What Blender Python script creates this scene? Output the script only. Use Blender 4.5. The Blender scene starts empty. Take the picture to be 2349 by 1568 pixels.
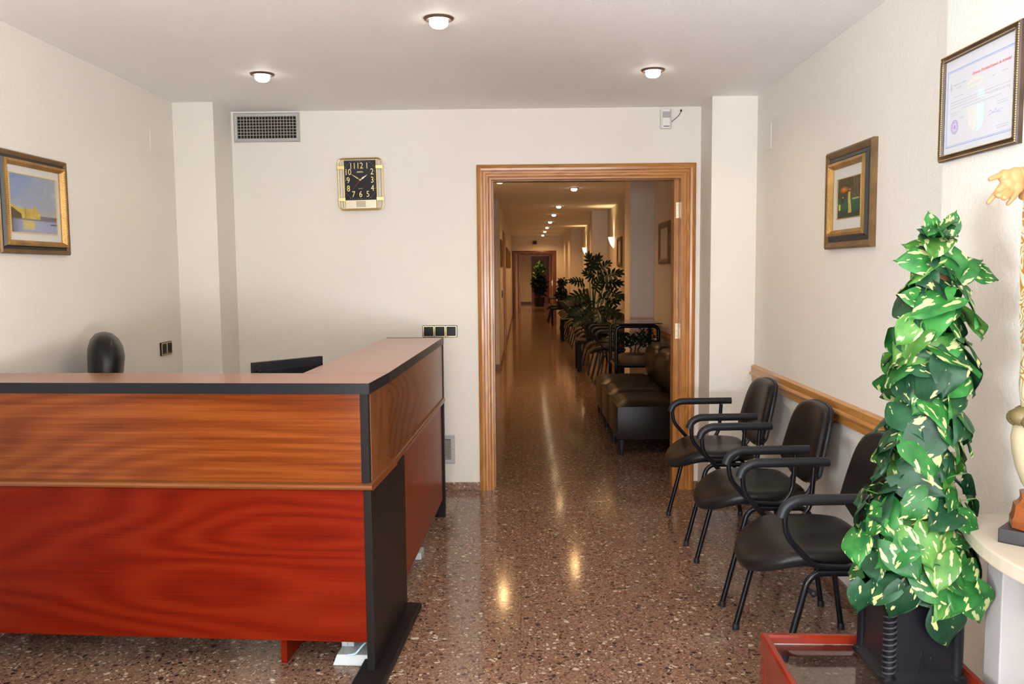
import bpy, bmesh, math, random
from mathutils import Vector, Matrix, Euler, Quaternion
import numpy as np
PI = math.pi
S = bpy.context.scene
C = S.collection
random.seed(7)

# ------------------------------------------------------------------ camera
F_PX = 1950.0
P_, Y_, R_ = .0841, .0141, -.0086
cp, sp, cy, sy, cr, sr = math.cos(P_), math.sin(P_), math.cos(Y_), math.sin(Y_), math.cos(R_), math.sin(R_)
Bm = Matrix(((1, 0, 0), (0, 0, -1), (0, 1, 0)))
Ry = Matrix(((cy, 0, sy), (0, 1, 0), (-sy, 0, cy)))
Rx = Matrix(((1, 0, 0), (0, cp, -sp), (0, sp, cp)))
Rz = Matrix(((cr, -sr, 0), (sr, cr, 0), (0, 0, 1)))
Rc = Rz @ Rx @ Ry @ Bm
cam_d = bpy.data.cameras.new('camera')
cam = bpy.data.objects.new('camera', cam_d)
C.objects.link(cam)
m3 = Matrix((Rc[0], -Rc[1], -Rc[2])).transposed()
cam.matrix_world = Matrix.Translation((0, 0, 1.4337)) @ m3.to_4x4()
cam_d.sensor_width = 36
cam_d.lens = 36 * F_PX / 2349
cam_d.clip_start = .02
cam_d.clip_end = 200
S.camera = cam

# ------------------------------------------------------------------ world, exposure, daylight
S.view_settings.view_transform = 'Standard'
S.view_settings.look = 'None'
S.view_settings.gamma = 1
S.view_settings.use_curve_mapping = False
S.view_settings.exposure = 0.37
w = bpy.data.worlds.new('world')
S.world = w
w.use_nodes = True
bg = w.node_tree.nodes['Background']
bg.inputs[0].default_value = (.62, .78, 1, 1)
bg.inputs[1].default_value = 1.2

def area(name, loc, rot, sx, sy, power, col):
    l = bpy.data.lights.new(name, 'AREA')
    l.shape = 'RECTANGLE'; l.size = sx; l.size_y = sy; l.energy = power; l.color = col
    o = bpy.data.objects.new(name, l); C.objects.link(o)
    o.location = loc; o.rotation_euler = rot
    return o
DAY = (.87, .92, .98)
# daylight, tilted up to lift the ceiling, outside the glazed shop front behind the camera and the side window on the left
area('daylight_front', (-.3, -6.16, .95), (PI/2+math.radians(58), 0, 0), 2.9, 1.3, 520, DAY)
area('daylight_side', (-2.42, -1.35, .70), (PI/2+math.radians(62), 0, -PI/2), 1.5, 1.1, 420, (.80, .90, 1.0))
area('fill_side_right', (1.72, -1.5, .70), (PI/2+math.radians(66), 0, PI/2), 1.4, 1.1, 560, DAY)  # added fill with no known window, aimed up to lift left wall and ceiling

# ------------------------------------------------------------------ mesh helpers
class MB:
    def __init__(s): s.v = []; s.f = []; s.uv = None
    def add(s, vs, fs):
        k = len(s.v); s.v += [tuple(v) for v in vs]; s.f += [tuple(i + k for i in f) for f in fs]; return s
    def box(s, x0, x1, y0, y1, z0, z1):
        return s.add([(x0,y0,z0),(x1,y0,z0),(x1,y1,z0),(x0,y1,z0),(x0,y0,z1),(x1,y0,z1),(x1,y1,z1),(x0,y1,z1)],
                     [(0,3,2,1),(4,5,6,7),(0,1,5,4),(1,2,6,5),(2,3,7,6),(3,0,4,7)])
    def obox(s, c, half, M):           # oriented box: M is a 3x3
        pts = [Vector(c) + M @ Vector((a*half[0], b*half[1], d*half[2])) for d in (-1,1) for a, b in ((-1,-1),(1,-1),(1,1),(-1,1))]
        return s.add(pts, [(0,3,2,1),(4,5,6,7),(0,1,5,4),(1,2,6,5),(2,3,7,6),(3,0,4,7)])
    def prism(s, pts, z0, z1):
        n = len(pts)
        return s.add([(x,y,z0) for x,y in pts] + [(x,y,z1) for x,y in pts],
                     [tuple(range(n-1,-1,-1)), tuple(range(n,2*n))] + [(i,(i+1)%n,n+(i+1)%n,n+i) for i in range(n)])
    def lathe(s, prof, n=24, c=(0,0), cap=True):
        vs = []; fs = []
        for r, z in prof:
            for i in range(n):
                a = 2*PI*i/n; vs.append((c[0]+r*math.cos(a), c[1]+r*math.sin(a), z))
        for j in range(len(prof)-1):
            for i in range(n):
                k = (i+1) % n; fs.append((j*n+i, j*n+k, (j+1)*n+k, (j+1)*n+i))
        if cap:
            fs.append(tuple(range(n-1,-1,-1))); fs.append(tuple((len(prof)-1)*n+i for i in range(n)))
        return s.add(vs, fs)
    def tube(s, path, r, n=10, caps=True, closed=False):
        P = [Vector(p) for p in path]; m = len(P)
        rad = r if isinstance(r, (list, tuple)) else [r]*m
        T = []
        for i in range(m):
            if closed: t = P[(i+1)%m] - P[i-1]
            else: t = P[min(i+1,m-1)] - P[max(i-1,0)]
            T.append(t.normalized())
        up = Vector((0,0,1)) if abs(T[0].z) < .9 else Vector((1,0,0))
        nn = (up - T[0]*up.dot(T[0])).normalized()
        vs = []; fs = []
        for i in range(m):
            nn = (nn - T[i]*nn.dot(T[i]))
            nn = nn.normalized() if nn.length > 1e-6 else T[i].orthogonal().normalized()
            b = T[i].cross(nn)
            for k in range(n):
                a = 2*PI*k/n; vs.append(P[i] + nn*math.cos(a)*rad[i] + b*math.sin(a)*rad[i])
        for i in range(m if closed else m-1):
            j = (i+1) % m
            for k in range(n):
                l = (k+1) % n; fs.append((i*n+k, i*n+l, j*n+l, j*n+k))
        if caps and not closed:
            fs.append(tuple(range(n-1,-1,-1))); fs.append(tuple((m-1)*n+k for k in range(n)))
        return s.add(vs, fs)
    def sphere(s, c, r, n=12, m=8):
        rr = r if isinstance(r, (tuple, list)) else (r, r, r)
        vs = [(c[0], c[1], c[2]-rr[2])]
        for j in range(1, m):
            p = -PI/2 + PI*j/m
            for i in range(n):
                a = 2*PI*i/n; vs.append((c[0]+rr[0]*math.cos(p)*math.cos(a), c[1]+rr[1]*math.cos(p)*math.sin(a), c[2]+rr[2]*math.sin(p)))
        vs.append((c[0], c[1], c[2]+rr[2]))
        fs = [(0, 1+(i+1)%n, 1+i) for i in range(n)]
        for j in range(m-2):
            for i in range(n):
                k = (i+1)%n; fs.append((1+j*n+i, 1+j*n+k, 1+(j+1)*n+k, 1+(j+1)*n+i))
        L = len(vs)-1; b = 1+(m-2)*n
        fs += [(b+i, b+(i+1)%n, L) for i in range(n)]
        return s.add(vs, fs)

def bend(path, r, n=5):
    """polyline with its inner corners rounded"""
    P = [Vector(p) for p in path]; out = [P[0]]
    for i in range(1, len(P)-1):
        a = (P[i-1]-P[i]); b = (P[i+1]-P[i]); d = min(r, a.length*.49, b.length*.49)
        p0 = P[i] + a.normalized()*d; p1 = P[i] + b.normalized()*d
        for k in range(n+1):
            t = k/n; out.append(p0*(1-t)**2 + P[i]*2*t*(1-t) + p1*t*t)
    out.append(P[-1]); return out

def obj(name, mb, mat, parent=None, bevel=0, smooth=False, kind=None, loc=None, seg=2):
    me = bpy.data.meshes.new(name)
    me.from_pydata([tuple(v) for v in mb.v], [], mb.f)
    if bevel or True:
        bm = bmesh.new(); bm.from_mesh(me)
        if bevel:
            es = [e for e in bm.edges if len(e.link_faces) == 2 and e.calc_face_angle(0) > .5]
            bmesh.ops.bevel(bm, geom=es, offset=bevel, segments=seg, affect='EDGES', profile=.6, clamp_overlap=True)
        if not getattr(mb, 'open', False):
            bmesh.ops.recalc_face_normals(bm, faces=bm.faces)
        bm.to_mesh(me); bm.free()
    if mat: me.materials.append(mat)
    o = bpy.data.objects.new(name, me); C.objects.link(o)
    if parent: o.parent = parent
    if loc: o.location = loc
    if smooth:
        me.shade_smooth()
        try: me.set_sharp_from_angle(angle=math.radians(38))
        except Exception: pass
    if kind: o['kind'] = kind
    return o
def struct(name, mb, mat, parent=None, **k):
    return obj(name, mb, mat, parent, kind='structure', **k)
def tag(o, label, cat, group=None):
    o['label'] = label; o['category'] = cat
    if group: o['group'] = group
    return o
def thing(name, label, cat, loc=(0,0,0), rz=0, group=None):
    o = bpy.data.objects.new(name, None); C.objects.link(o)
    o.empty_display_size = .1
    o.location = loc; o.rotation_euler = (0, 0, rz)
    return tag(o, label, cat, group)
def copy_tree(o, parent=None):
    c = o.copy(); C.objects.link(c)
    if parent: c.parent = parent
    for ch in list(o.children): copy_tree(ch, c)
    return c
def B(x0,x1,y0,y1,z0,z1): return MB().box(x0,x1,y0,y1,z0,z1)
def text_mb(txt, size, depth=.0005, align='CENTER', shear=0):
    cu = bpy.data.curves.new('t', 'FONT'); cu.body = txt; cu.size = size; cu.extrude = depth
    cu.align_x = align; cu.align_y = 'CENTER'; cu.shear = shear; cu.resolution_u = 3
    o = bpy.data.objects.new('t', cu); C.objects.link(o)
    dg = bpy.context.evaluated_depsgraph_get(); me = bpy.data.meshes.new_from_object(o.evaluated_get(dg))
    mb = MB(); mb.v = [tuple(v.co) for v in me.vertices]; mb.f = [tuple(p.vertices) for p in me.polygons]
    bpy.data.objects.remove(o); bpy.data.curves.remove(cu); bpy.data.meshes.remove(me)
    return mb
def wallmap(mb, x, z, y, sx=1):   # text in XY -> XZ facing -Y
    mb.v = [(x + v[0]*sx, y - v[2], z + v[1]) for v in mb.v]; return mb
def sweep_rect(w, h, prof):
    """closed mitred frame in XZ, front to -Y; prof = [(inset, protrusion)] closed profile"""
    mb = MB(); n = len(prof)
    for d, p in prof:
        mb.v += [(-w/2+d, -p, -h/2+d), (w/2-d, -p, -h/2+d), (w/2-d, -p, h/2-d), (-w/2+d, -p, h/2-d)]
    for j in range(n):
        k = (j+1) % n
        for i in range(4):
            l = (i+1) % 4; mb.f.append((j*4+i, j*4+l, k*4+l, k*4+i))
    return mb

# ------------------------------------------------------------------ materials
def new_mat(name):
    m = bpy.data.materials.new(name); m.use_nodes = True
    nt = m.node_tree; b = nt.nodes['Principled BSDF']
    return m, nt, b
def N(nt, t, **k):
    n = nt.nodes.new(t)
    for a, v in k.items(): setattr(n, a, v)
    return n
def ramp(nt, fac, stops, interp='LINEAR'):
    r = N(nt, 'ShaderNodeValToRGB'); r.color_ramp.interpolation = interp
    e = r.color_ramp.elements
    while len(e) > 1: e.remove(e[0])
    e[0].position = stops[0][0]; e[0].color = (*stops[0][1], 1)
    for p, c in stops[1:]:
        x = e.new(p); x.color = (*c, 1)
    nt.links.new(fac, r.inputs[0]); return r
def plain(name, col, rough=.5, metal=0, bump=0, bscale=200, spec=.5, coat=0, var=0, emit=None, estr=0, trans=0, ior=1.45, sheen=0):
    m, nt, b = new_mat(name)
    b.inputs['Base Color'].default_value = (*col, 1)
    b.inputs['Roughness'].default_value = rough
    b.inputs['Metallic'].default_value = metal
    b.inputs['Specular IOR Level'].default_value = spec
    b.inputs['Coat Weight'].default_value = coat
    b.inputs['Transmission Weight'].default_value = trans
    b.inputs['IOR'].default_value = ior
    if emit:
        b.inputs['Emission Color'].default_value = (*emit, 1); b.inputs['Emission Strength'].default_value = estr
    tc = N(nt, 'ShaderNodeTexCoord')
    if bump:
        no = N(nt, 'ShaderNodeTexNoise'); no.inputs['Scale'].default_value = bscale; no.inputs['Detail'].default_value = 3
        nt.links.new(tc.outputs['Object'], no.inputs['Vector'])
        bp = N(nt, 'ShaderNodeBump'); bp.inputs['Strength'].default_value = bump; bp.inputs['Distance'].default_value = .003
        nt.links.new(no.outputs['Fac'], bp.inputs['Height']); nt.links.new(bp.outputs[0], b.inputs['Normal'])
    if var:
        n2 = N(nt, 'ShaderNodeTexNoise'); n2.inputs['Scale'].default_value = 9; n2.inputs['Detail'].default_value = 4
        nt.links.new(tc.outputs['Object'], n2.inputs['Vector'])
        r = ramp(nt, n2.outputs['Fac'], [(.3, tuple(c*(1-var) for c in col)), (.7, tuple(min(1, c*(1+var)) for c in col))])
        nt.links.new(r.outputs[0], b.inputs['Base Color'])
    return m

def plaster(name, col):
    m, nt, b = new_mat(name)
    b.inputs['Roughness'].default_value = .62
    b.inputs['Specular IOR Level'].default_value = .3
    tc = N(nt, 'ShaderNodeTexCoord')
    big = N(nt, 'ShaderNodeTexNoise'); big.inputs['Scale'].default_value = 1.3; big.inputs['Detail'].default_value = 3
    nt.links.new(tc.outputs['Object'], big.inputs['Vector'])
    r = ramp(nt, big.outputs['Fac'], [(.35, tuple(c*.97 for c in col)), (.65, col)])
    nt.links.new(r.outputs[0], b.inputs['Base Color'])
    no = N(nt, 'ShaderNodeTexNoise'); no.inputs['Scale'].default_value = 95; no.inputs['Detail'].default_value = 2.5; no.inputs['Roughness'].default_value = .55
    nt.links.new(tc.outputs['Object'], no.inputs['Vector'])
    bp = N(nt, 'ShaderNodeBump'); bp.inputs['Strength'].default_value = .55; bp.inputs['Distance'].default_value = .004
    nt.links.new(no.outputs['Fac'], bp.inputs['Height']); nt.links.new(bp.outputs[0], b.inputs['Normal'])
    return m

def terrazzo(name, rough=.13):
    m, nt, b = new_mat(name)
    L = nt.links.new
    tc = N(nt, 'ShaderNodeTexCoord'); oi = N(nt, 'ShaderNodeObjectInfo')
    mul = N(nt, 'ShaderNodeMath', operation='MULTIPLY'); mul.inputs[1].default_value = 37
    L(oi.outputs['Random'], mul.inputs[0])
    cmb = N(nt, 'ShaderNodeCombineXYZ'); L(mul.outputs[0], cmb.inputs[0]); L(mul.outputs[0], cmb.inputs[1])
    vec = N(nt, 'ShaderNodeVectorMath', operation='ADD'); L(tc.outputs['Object'], vec.inputs[0]); L(cmb.outputs[0], vec.inputs[1])
    dn = N(nt, 'ShaderNodeTexNoise'); dn.inputs['Scale'].default_value = 45; L(vec.outputs[0], dn.inputs['Vector'])
    dm = N(nt, 'ShaderNodeMixRGB', blend_type='LINEAR_LIGHT'); dm.inputs[0].default_value = .012
    L(vec.outputs[0], dm.inputs[1]); L(dn.outputs['Color'], dm.inputs[2])
    def chips(scale, thr, cols, prev):
        v = N(nt, 'ShaderNodeTexVoronoi'); v.inputs['Scale'].default_value = scale; L(dm.outputs[0], v.inputs['Vector'])
        v.inputs['Randomness'].default_value = 1
        sep = N(nt, 'ShaderNodeSeparateColor'); L(v.outputs['Color'], sep.inputs[0])
        cr_ = ramp(nt, sep.outputs[0], cols, 'CONSTANT')
        # chip size varies with the cell's random value
        ts = N(nt, 'ShaderNodeMath', operation='MULTIPLY'); ts.inputs[1].default_value = thr; L(sep.outputs[1], ts.inputs[0])
        lt = N(nt, 'ShaderNodeMath', operation='LESS_THAN'); L(v.outputs['Distance'], lt.inputs[0]); L(ts.outputs[0], lt.inputs[1])
        mx = N(nt, 'ShaderNodeMixRGB'); L(lt.outputs[0], mx.inputs[0]); L(prev, mx.inputs[1]); L(cr_.outputs[0], mx.inputs[2])
        return mx.outputs[0]
    bn = N(nt, 'ShaderNodeTexNoise'); bn.inputs['Scale'].default_value = 60; bn.inputs['Detail'].default_value = 5; L(vec.outputs[0], bn.inputs['Vector'])
    base = ramp(nt, bn.outputs['Fac'], [(.3, (.17, .092, .058)), (.7, (.27, .158, .100))]).outputs[0]
    c = chips(190, .75, [(0, (.30, .19, .12)), (.25, (.09, .045, .032)), (.5, (.24, .13, .09)), (.75, (.15, .075, .055)), (.92, (.42, .34, .24))], base)
    c = chips(95, .72, [(0, (.17, .085, .06)), (.3, (.05, .03, .026)), (.45, (.27, .16, .10)), (.7, (.13, .06, .045)), (.88, (.48, .40, .29))], c)
    c = chips(42, .46, [(0, (.15, .075, .055)), (.25, (.035, .022, .02)), (.5, (.25, .14, .085)), (.68, (.09, .042, .035)), (.86, (.52, .44, .33))], c)
    L(c, b.inputs['Base Color'])
    rn = ramp(nt, bn.outputs['Fac'], [(.3, (rough*.8,)*3), (.7, (rough*1.4,)*3)])
    L(rn.outputs[0], b.inputs['Roughness'])
    b.inputs['Specular IOR Level'].default_value = .36
    return m

def wood(name, dark, mid, light, rough=.3, axis=0, rings=9, nscale=1.4, coat=0, stretch=.13, streak=.5, spec=.5, fine=55):
    m, nt, b = new_mat(name); L = nt.links.new
    tc = N(nt, 'ShaderNodeTexCoord'); mp = N(nt, 'ShaderNodeMapping')
    sc = [1, 1, 1]; sc[axis] = stretch; mp.inputs['Scale'].default_value = sc
    L(tc.outputs['Object'], mp.inputs['Vector'])
    n1 = N(nt, 'ShaderNodeTexNoise'); n1.inputs['Scale'].default_value = nscale*4; n1.inputs['Detail'].default_value = 1.2; n1.inputs['Roughness'].default_value = .35
    L(mp.outputs[0], n1.inputs['Vector'])
    mu = N(nt, 'ShaderNodeMath', operation='MULTIPLY'); mu.inputs[1].default_value = rings*6.283; L(n1.outputs['Fac'], mu.inputs[0])
    si = N(nt, 'ShaderNodeMath', operation='SINE'); L(mu.outputs[0], si.inputs[0])
    ma = N(nt, 'ShaderNodeMath', operation='MULTIPLY_ADD'); ma.inputs[1].default_value = .5; ma.inputs[2].default_value = .5; L(si.outputs[0], ma.inputs[0])
    mp2 = N(nt, 'ShaderNodeMapping'); s2 = [1, 1, 1]; s2[axis] = .022; mp2.inputs['Scale'].default_value = s2
    L(tc.outputs['Object'], mp2.inputs['Vector'])
    n2 = N(nt, 'ShaderNodeTexNoise'); n2.inputs['Scale'].default_value = fine*3; n2.inputs['Detail'].default_value = 5; n2.inputs['Roughness'].default_value = .65
    L(mp2.outputs[0], n2.inputs['Vector'])
    mx = N(nt, 'ShaderNodeMath', operation='MULTIPLY'); mx.inputs[1].default_value = 1-streak; L(ma.outputs[0], mx.inputs[0])
    ad = N(nt, 'ShaderNodeMath', operation='MULTIPLY_ADD'); ad.inputs[1].default_value = streak*1.0; L(n2.outputs['Fac'], ad.inputs[0]); L(mx.outputs[0], ad.inputs[2])
    r = ramp(nt, ad.outputs[0], [(.12, dark), (.42, mid), (.8, light)])
    L(r.outputs[0], b.inputs['Base Color'])
    b.inputs['Roughness'].default_value = rough; b.inputs['Coat Weight'].default_value = coat; b.inputs['Coat Roughness'].default_value = .12
    b.inputs['Specular IOR Level'].default_value = spec
    bp = N(nt, 'ShaderNodeBump'); bp.inputs['Strength'].default_value = .08; bp.inputs['Distance'].default_value = .001
    L(n2.outputs['Fac'], bp.inputs['Height']); L(bp.outputs[0], b.inputs['Normal'])
    return m

def leaf_mat(name, g1, g2, cream, amount):
    m, nt, b = new_mat(name); L = nt.links.new
    tc = N(nt, 'ShaderNodeTexCoord'); oi = N(nt, 'ShaderNodeObjectInfo')
    sp_ = N(nt, 'ShaderNodeSeparateXYZ'); L(tc.outputs['Object'], sp_.inputs[0])
    off = N(nt, 'ShaderNodeMath', operation='MULTIPLY'); off.inputs[1].default_value = 50; L(oi.outputs['Random'], off.inputs[0])
    cb = N(nt, 'ShaderNodeCombineXYZ'); L(off.outputs[0], cb.inputs[2])
    va = N(nt, 'ShaderNodeVectorMath', operation='ADD'); L(tc.outputs['Object'], va.inputs[0]); L(cb.outputs[0], va.inputs[1])
    mp = N(nt, 'ShaderNodeMapping'); mp.inputs['Scale'].default_value = (60, 22, 1); mp.inputs['Rotation'].default_value = (0, 0, .5); L(va.outputs[0], mp.inputs['Vector'])
    n1 = N(nt, 'ShaderNodeTexNoise'); n1.inputs['Scale'].default_value = 1; n1.inputs['Detail'].default_value = 2; L(mp.outputs[0], n1.inputs['Vector'])
    thr = ramp(nt, n1.outputs['Fac'], [(amount-.012, (0,0,0)), (amount+.012, (1,1,1))])
    n2 = N(nt, 'ShaderNodeTexNoise'); n2.inputs['Scale'].default_value = 22; L(va.outputs[0], n2.inputs['Vector'])
    gr = ramp(nt, n2.outputs['Fac'], [(.35, g1), (.65, g2)])
    # veins: herringbone waves off the midrib
    ab = N(nt, 'ShaderNodeMath', operation='ABSOLUTE'); L(sp_.outputs[0], ab.inputs[0])
    sb = N(nt, 'ShaderNodeMath', operation='SUBTRACT'); L(sp_.outputs[1], sb.inputs[0]); L(ab.outputs[0], sb.inputs[1])
    mm = N(nt, 'ShaderNodeMath', operation='MULTIPLY'); mm.inputs[1].default_value = 480; L(sb.outputs[0], mm.inputs[0])
    sn = N(nt, 'ShaderNodeMath', operation='SINE'); L(mm.outputs[0], sn.inputs[0])
    hv = N(nt, 'ShaderNodeHueSaturation'); L(gr.outputs[0], hv.inputs['Color'])
    vv = N(nt, 'ShaderNodeMath', operation='MULTIPLY_ADD'); vv.inputs[1].default_value = .55; vv.inputs[2].default_value = .72; L(oi.outputs['Random'], vv.inputs[0]); L(vv.outputs[0], hv.inputs['Value'])
    mx = N(nt, 'ShaderNodeMixRGB'); L(thr.outputs[0], mx.inputs[0]); L(hv.outputs[0], mx.inputs[1]); mx.inputs[2].default_value = (*cream, 1)
    L(mx.outputs[0], b.inputs['Base Color'])
    bp = N(nt, 'ShaderNodeBump'); bp.inputs['Strength'].default_value = .05; bp.inputs['Distance'].default_value = .001
    L(sn.outputs[0], bp.inputs['Height']); L(bp.outputs[0], b.inputs['Normal'])
    b.inputs['Roughness'].default_value = .40
    b.inputs['Specular IOR Level'].default_value = .25
    return m

def colattr_mat(name, rough=.45):
    m, nt, b = new_mat(name)
    a = N(nt, 'ShaderNodeAttribute'); a.attribute_name = 'Col'
    nt.links.new(a.outputs['Color'], b.inputs['Base Color']); b.inputs['Roughness'].default_value = rough
    return m

M = {}
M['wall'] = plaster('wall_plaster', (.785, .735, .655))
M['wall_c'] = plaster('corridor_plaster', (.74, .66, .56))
M['ceil'] = plaster('ceiling_plaster', (.96, .93, .90))
M['terr'] = terrazzo('terrazzo', .105)
M['terr_b'] = terrazzo('terrazzo_skirting', .3)
M['black_matte'] = plain('matt_black_wood', (.006, .006, .006), .5, spec=.12)
M['grout'] = plain('grout', (.16, .10, .075), .5, bump=.2)
M['oak'] = wood('oak_varnished', (.27, .085, .014), (.40, .155, .030), (.50, .225, .055), .24, axis=2, rings=5, nscale=5, streak=.75, coat=.1, spec=.4)
M['oak_x'] = wood('oak_varnished_across', (.27, .085, .014), (.40, .155, .030), (.50, .225, .055), .24, axis=0, rings=5, nscale=5, streak=.75, coat=.1, spec=.4)
M['oak_y'] = wood('oak_rail', (.34, .125, .022), (.46, .20, .042), (.54, .27, .075), .3, axis=1, rings=5, nscale=5, streak=.75, coat=.2)
M['fascia'] = wood('walnut_laminate', (.052, .009, .0016), (.140, .026, .0035), (.25, .066, .010), .2, axis=0, rings=24, nscale=.5, stretch=.16, streak=.84, fine=30, coat=0, spec=.34)
M['fascia_v'] = wood('walnut_laminate_upright', (.07, .02, .007), (.17, .052, .014), (.24, .085, .025), .3, axis=2, rings=4, nscale=2, streak=.7)
M['fascia_y'] = wood('walnut_laminate_side', (.05, .012, .004), (.14, .034, .008), (.21, .062, .015), .22, spec=.25, axis=1, rings=26, nscale=.62, stretch=.22, streak=.55)
M['red'] = wood('cherry_laminate', (.068, .0035, .001), (.137, .007, .0012), (.18, .014, .003), .3, spec=.10, axis=0, rings=16, nscale=.7, stretch=.2, streak=.72)
M['red_y'] = wood('cherry_laminate_side', (.10, .009, .003), (.20, .020, .005), (.25, .034, .008), .28, spec=.2, axis=1, rings=14, nscale=.9, stretch=.2, streak=.75)
M['top'] = wood('counter_top', (.20, .050, .014), (.30, .085, .024), (.36, .12, .038), .2, axis=0, rings=3, nscale=1, streak=.8, coat=.05, spec=.4)
M['top_y'] = wood('counter_top_side', (.20, .050, .014), (.30, .085, .024), (.36, .12, .038), .2, axis=1, rings=3, nscale=1, streak=.8, coat=.05, spec=.4)
M['ledge'] = wood('ledge_wood', (.10, .026, .007), (.18, .055, .014), (.24, .085, .024), .25, axis=0, rings=4, nscale=1, streak=.8)
M['black_edge'] = plain('black_edging', (.012, .012, .015), .32, bump=.05, bscale=300, spec=.3)
M['black_lam'] = plain('black_laminate', (.013, .010, .009), .35, spec=.15, bump=.08, bscale=120)
M['leather'] = plain('black_leather', (.010, .0085, .008), .34, bump=.15, bscale=260, spec=.3)
M['leather_b'] = plain('brown_black_leather', (.014, .009, .007), .30, bump=.25, bscale=150, spec=.15)
M['tube'] = plain('black_steel', (.006, .006, .008), .2, spec=.35)
M['rubber'] = plain('black_plastic', (.014, .014, .017), .42, bump=.06, spec=.35)
M['gold'] = plain('brass', (.90, .70, .30), .3, metal=1)
M['gold_old'] = plain('antique_gold', (.42, .235, .065), .42, metal=.55, bump=.5, bscale=160, var=.25)
M['gold_dark'] = plain('bronze_gold', (.20, .115, .045), .45, metal=.4, bump=.5, bscale=200, var=.25)
M['green_black'] = plain('dark_green_band', (.030, .034, .030), .4)
M['mount'] = plain('picture_mount', (.62, .60, .54), .7, bump=.05)
M['paint'] = colattr_mat('painted_canvas')
M['brownframe'] = plain('mottled_brown', (.055, .030, .018), .35, var=.4)
M['paper'] = plain('certificate_paper', (.60, .60, .63), .35)
M['alu'] = plain('grey_aluminium', (.46, .45, .43), .45, metal=.2)
M['slat'] = plain('beige_slat', (.55, .50, .42), .45)
M['void'] = plain('duct_dark', (.012, .009, .009), .8)
M['white_pl'] = plain('white_plastic', (.78, .76, .73), .4)
M['lens'] = plain('sensor_lens', (.42, .40, .38), .3)
M['ltgrey'] = plain('grey_steel', (.50, .53, .53), .4)
M['glass'] = plain('table_glass', (.62, .60, .58), .01, trans=1, ior=1.5)
M['marble'] = plain('cream_marble', (.50, .43, .34), .25, var=.08)
M['marble_leg'] = plain('grey_marble', (.40, .37, .35), .35, var=.07)
M['mahog'] = plain('mahogany_gloss', (.17, .013, .004), .16, coat=.15, var=.25, spec=.35)
M['pot'] = plain('black_pot', (.006, .006, .008), .28, bump=.05, spec=.25)
M['coir'] = plain('coir', (.10, .045, .018), .9, bump=1, bscale=90, var=.4)
M['leaf_a'] = leaf_mat('leaf_mid', (.010, .082, .016), (.026, .140, .026), (.42, .44, .18), .605)
M['leaf_b'] = leaf_mat('leaf_light', (.038, .135, .020), (.075, .19, .034), (.42, .44, .20), .585)
M['leaf_c'] = leaf_mat('leaf_dark', (.006, .034, .014), (.013, .060, .022), (.38, .38, .16), .635)
M['stem'] = plain('green_stem', (.10, .20, .05), .5)
M['philo'] = plain('philodendron_green', (.006, .020, .008), .3, var=.3, spec=.3)
M['bush'] = plain('bush_green', (.008, .026, .009), .45, var=.4, spec=.3)
M['bush_l'] = plain('bush_light_green', (.05, .13, .03), .45, var=.4)
M['bark'] = plain('bark', (.06, .035, .02), .8, bump=.5)
M['soil_box'] = plain('wicker_brown', (.17, .085, .04), .6, bump=.6, bscale=90)
M['dark_glass'] = plain('smoked_glass', (.05, .045, .04), .06)
M['bulb'] = plain('lit_bulb', (1, 1, 1), .5, emit=(1, .93, .82), estr=9)
M['bulb_w'] = plain('lit_bulb_warm', (1, 1, 1), .5, emit=(1, .80, .50), estr=9)
M['sconce'] = plain('lit_sconce_glass', (1, .9, .7), .5, emit=(1, .72, .32), estr=4)
M['ring'] = plain('bronze_ring', (.16, .10, .075), .4, metal=.5)
M['red_pl'] = plain('red_hand', (.55, .02, .06), .4)
M['white_hand'] = plain('pale_gold_hand', (.95, .88, .70), .3)
M['dial'] = plain('clock_dial', (.028, .026, .030), .12)
M['champ'] = plain('champagne_metal', (.66, .58, .42), .35, metal=.5)
M['numeral'] = plain('gold_numeral', (.80, .66, .28), .35, metal=.3)
M['dot'] = plain('white_dot', (.7, .68, .62), .5)
M['skin'] = plain('painted_skin', (.40, .195, .075), .38, var=.12)
M['hair'] = plain('painted_hair', (.10, .05, .025), .5, bump=.5)
M['cream'] = plain('cream_gesso', (.44, .37, .24), .4, var=.1)
M['olive'] = plain('gilt_olive', (.16, .12, .045), .4, var=.3)
M['ped'] = plain('pedestal_wood', (.20, .055, .012), .3, var=.4)
M['black_slab'] = plain('black_slab', (.012, .010, .010), .35)
M['blue_cable'] = plain('pale_blue_cable', (.45, .62, .68), .5)
M['door_red'] = plain('reddish_door', (.17, .045, .025), .3, var=.2)
M['oak_d'] = plain('dark_oak', (.16, .055, .018), .3, var=.25)
M['ink_red'] = plain('ink_red', (.62, .14, .14), .6)
M['ink_grey'] = plain('ink_grey', (.46, .46, .50), .6)
M['ink_blue'] = plain('ink_blue', (.22, .34, .68), .6)
M['ink_lblue'] = plain('ink_light_blue', (.58, .70, .82), .6)
M['ink_orange'] = plain('ink_pale_orange', (.80, .66, .56), .6)
M['ink_purple'] = plain('ink_purple', (.42, .28, .60), .6)
M['alarm_brown'] = plain('brown_wire', (.07, .03, .02), .5)
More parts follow.
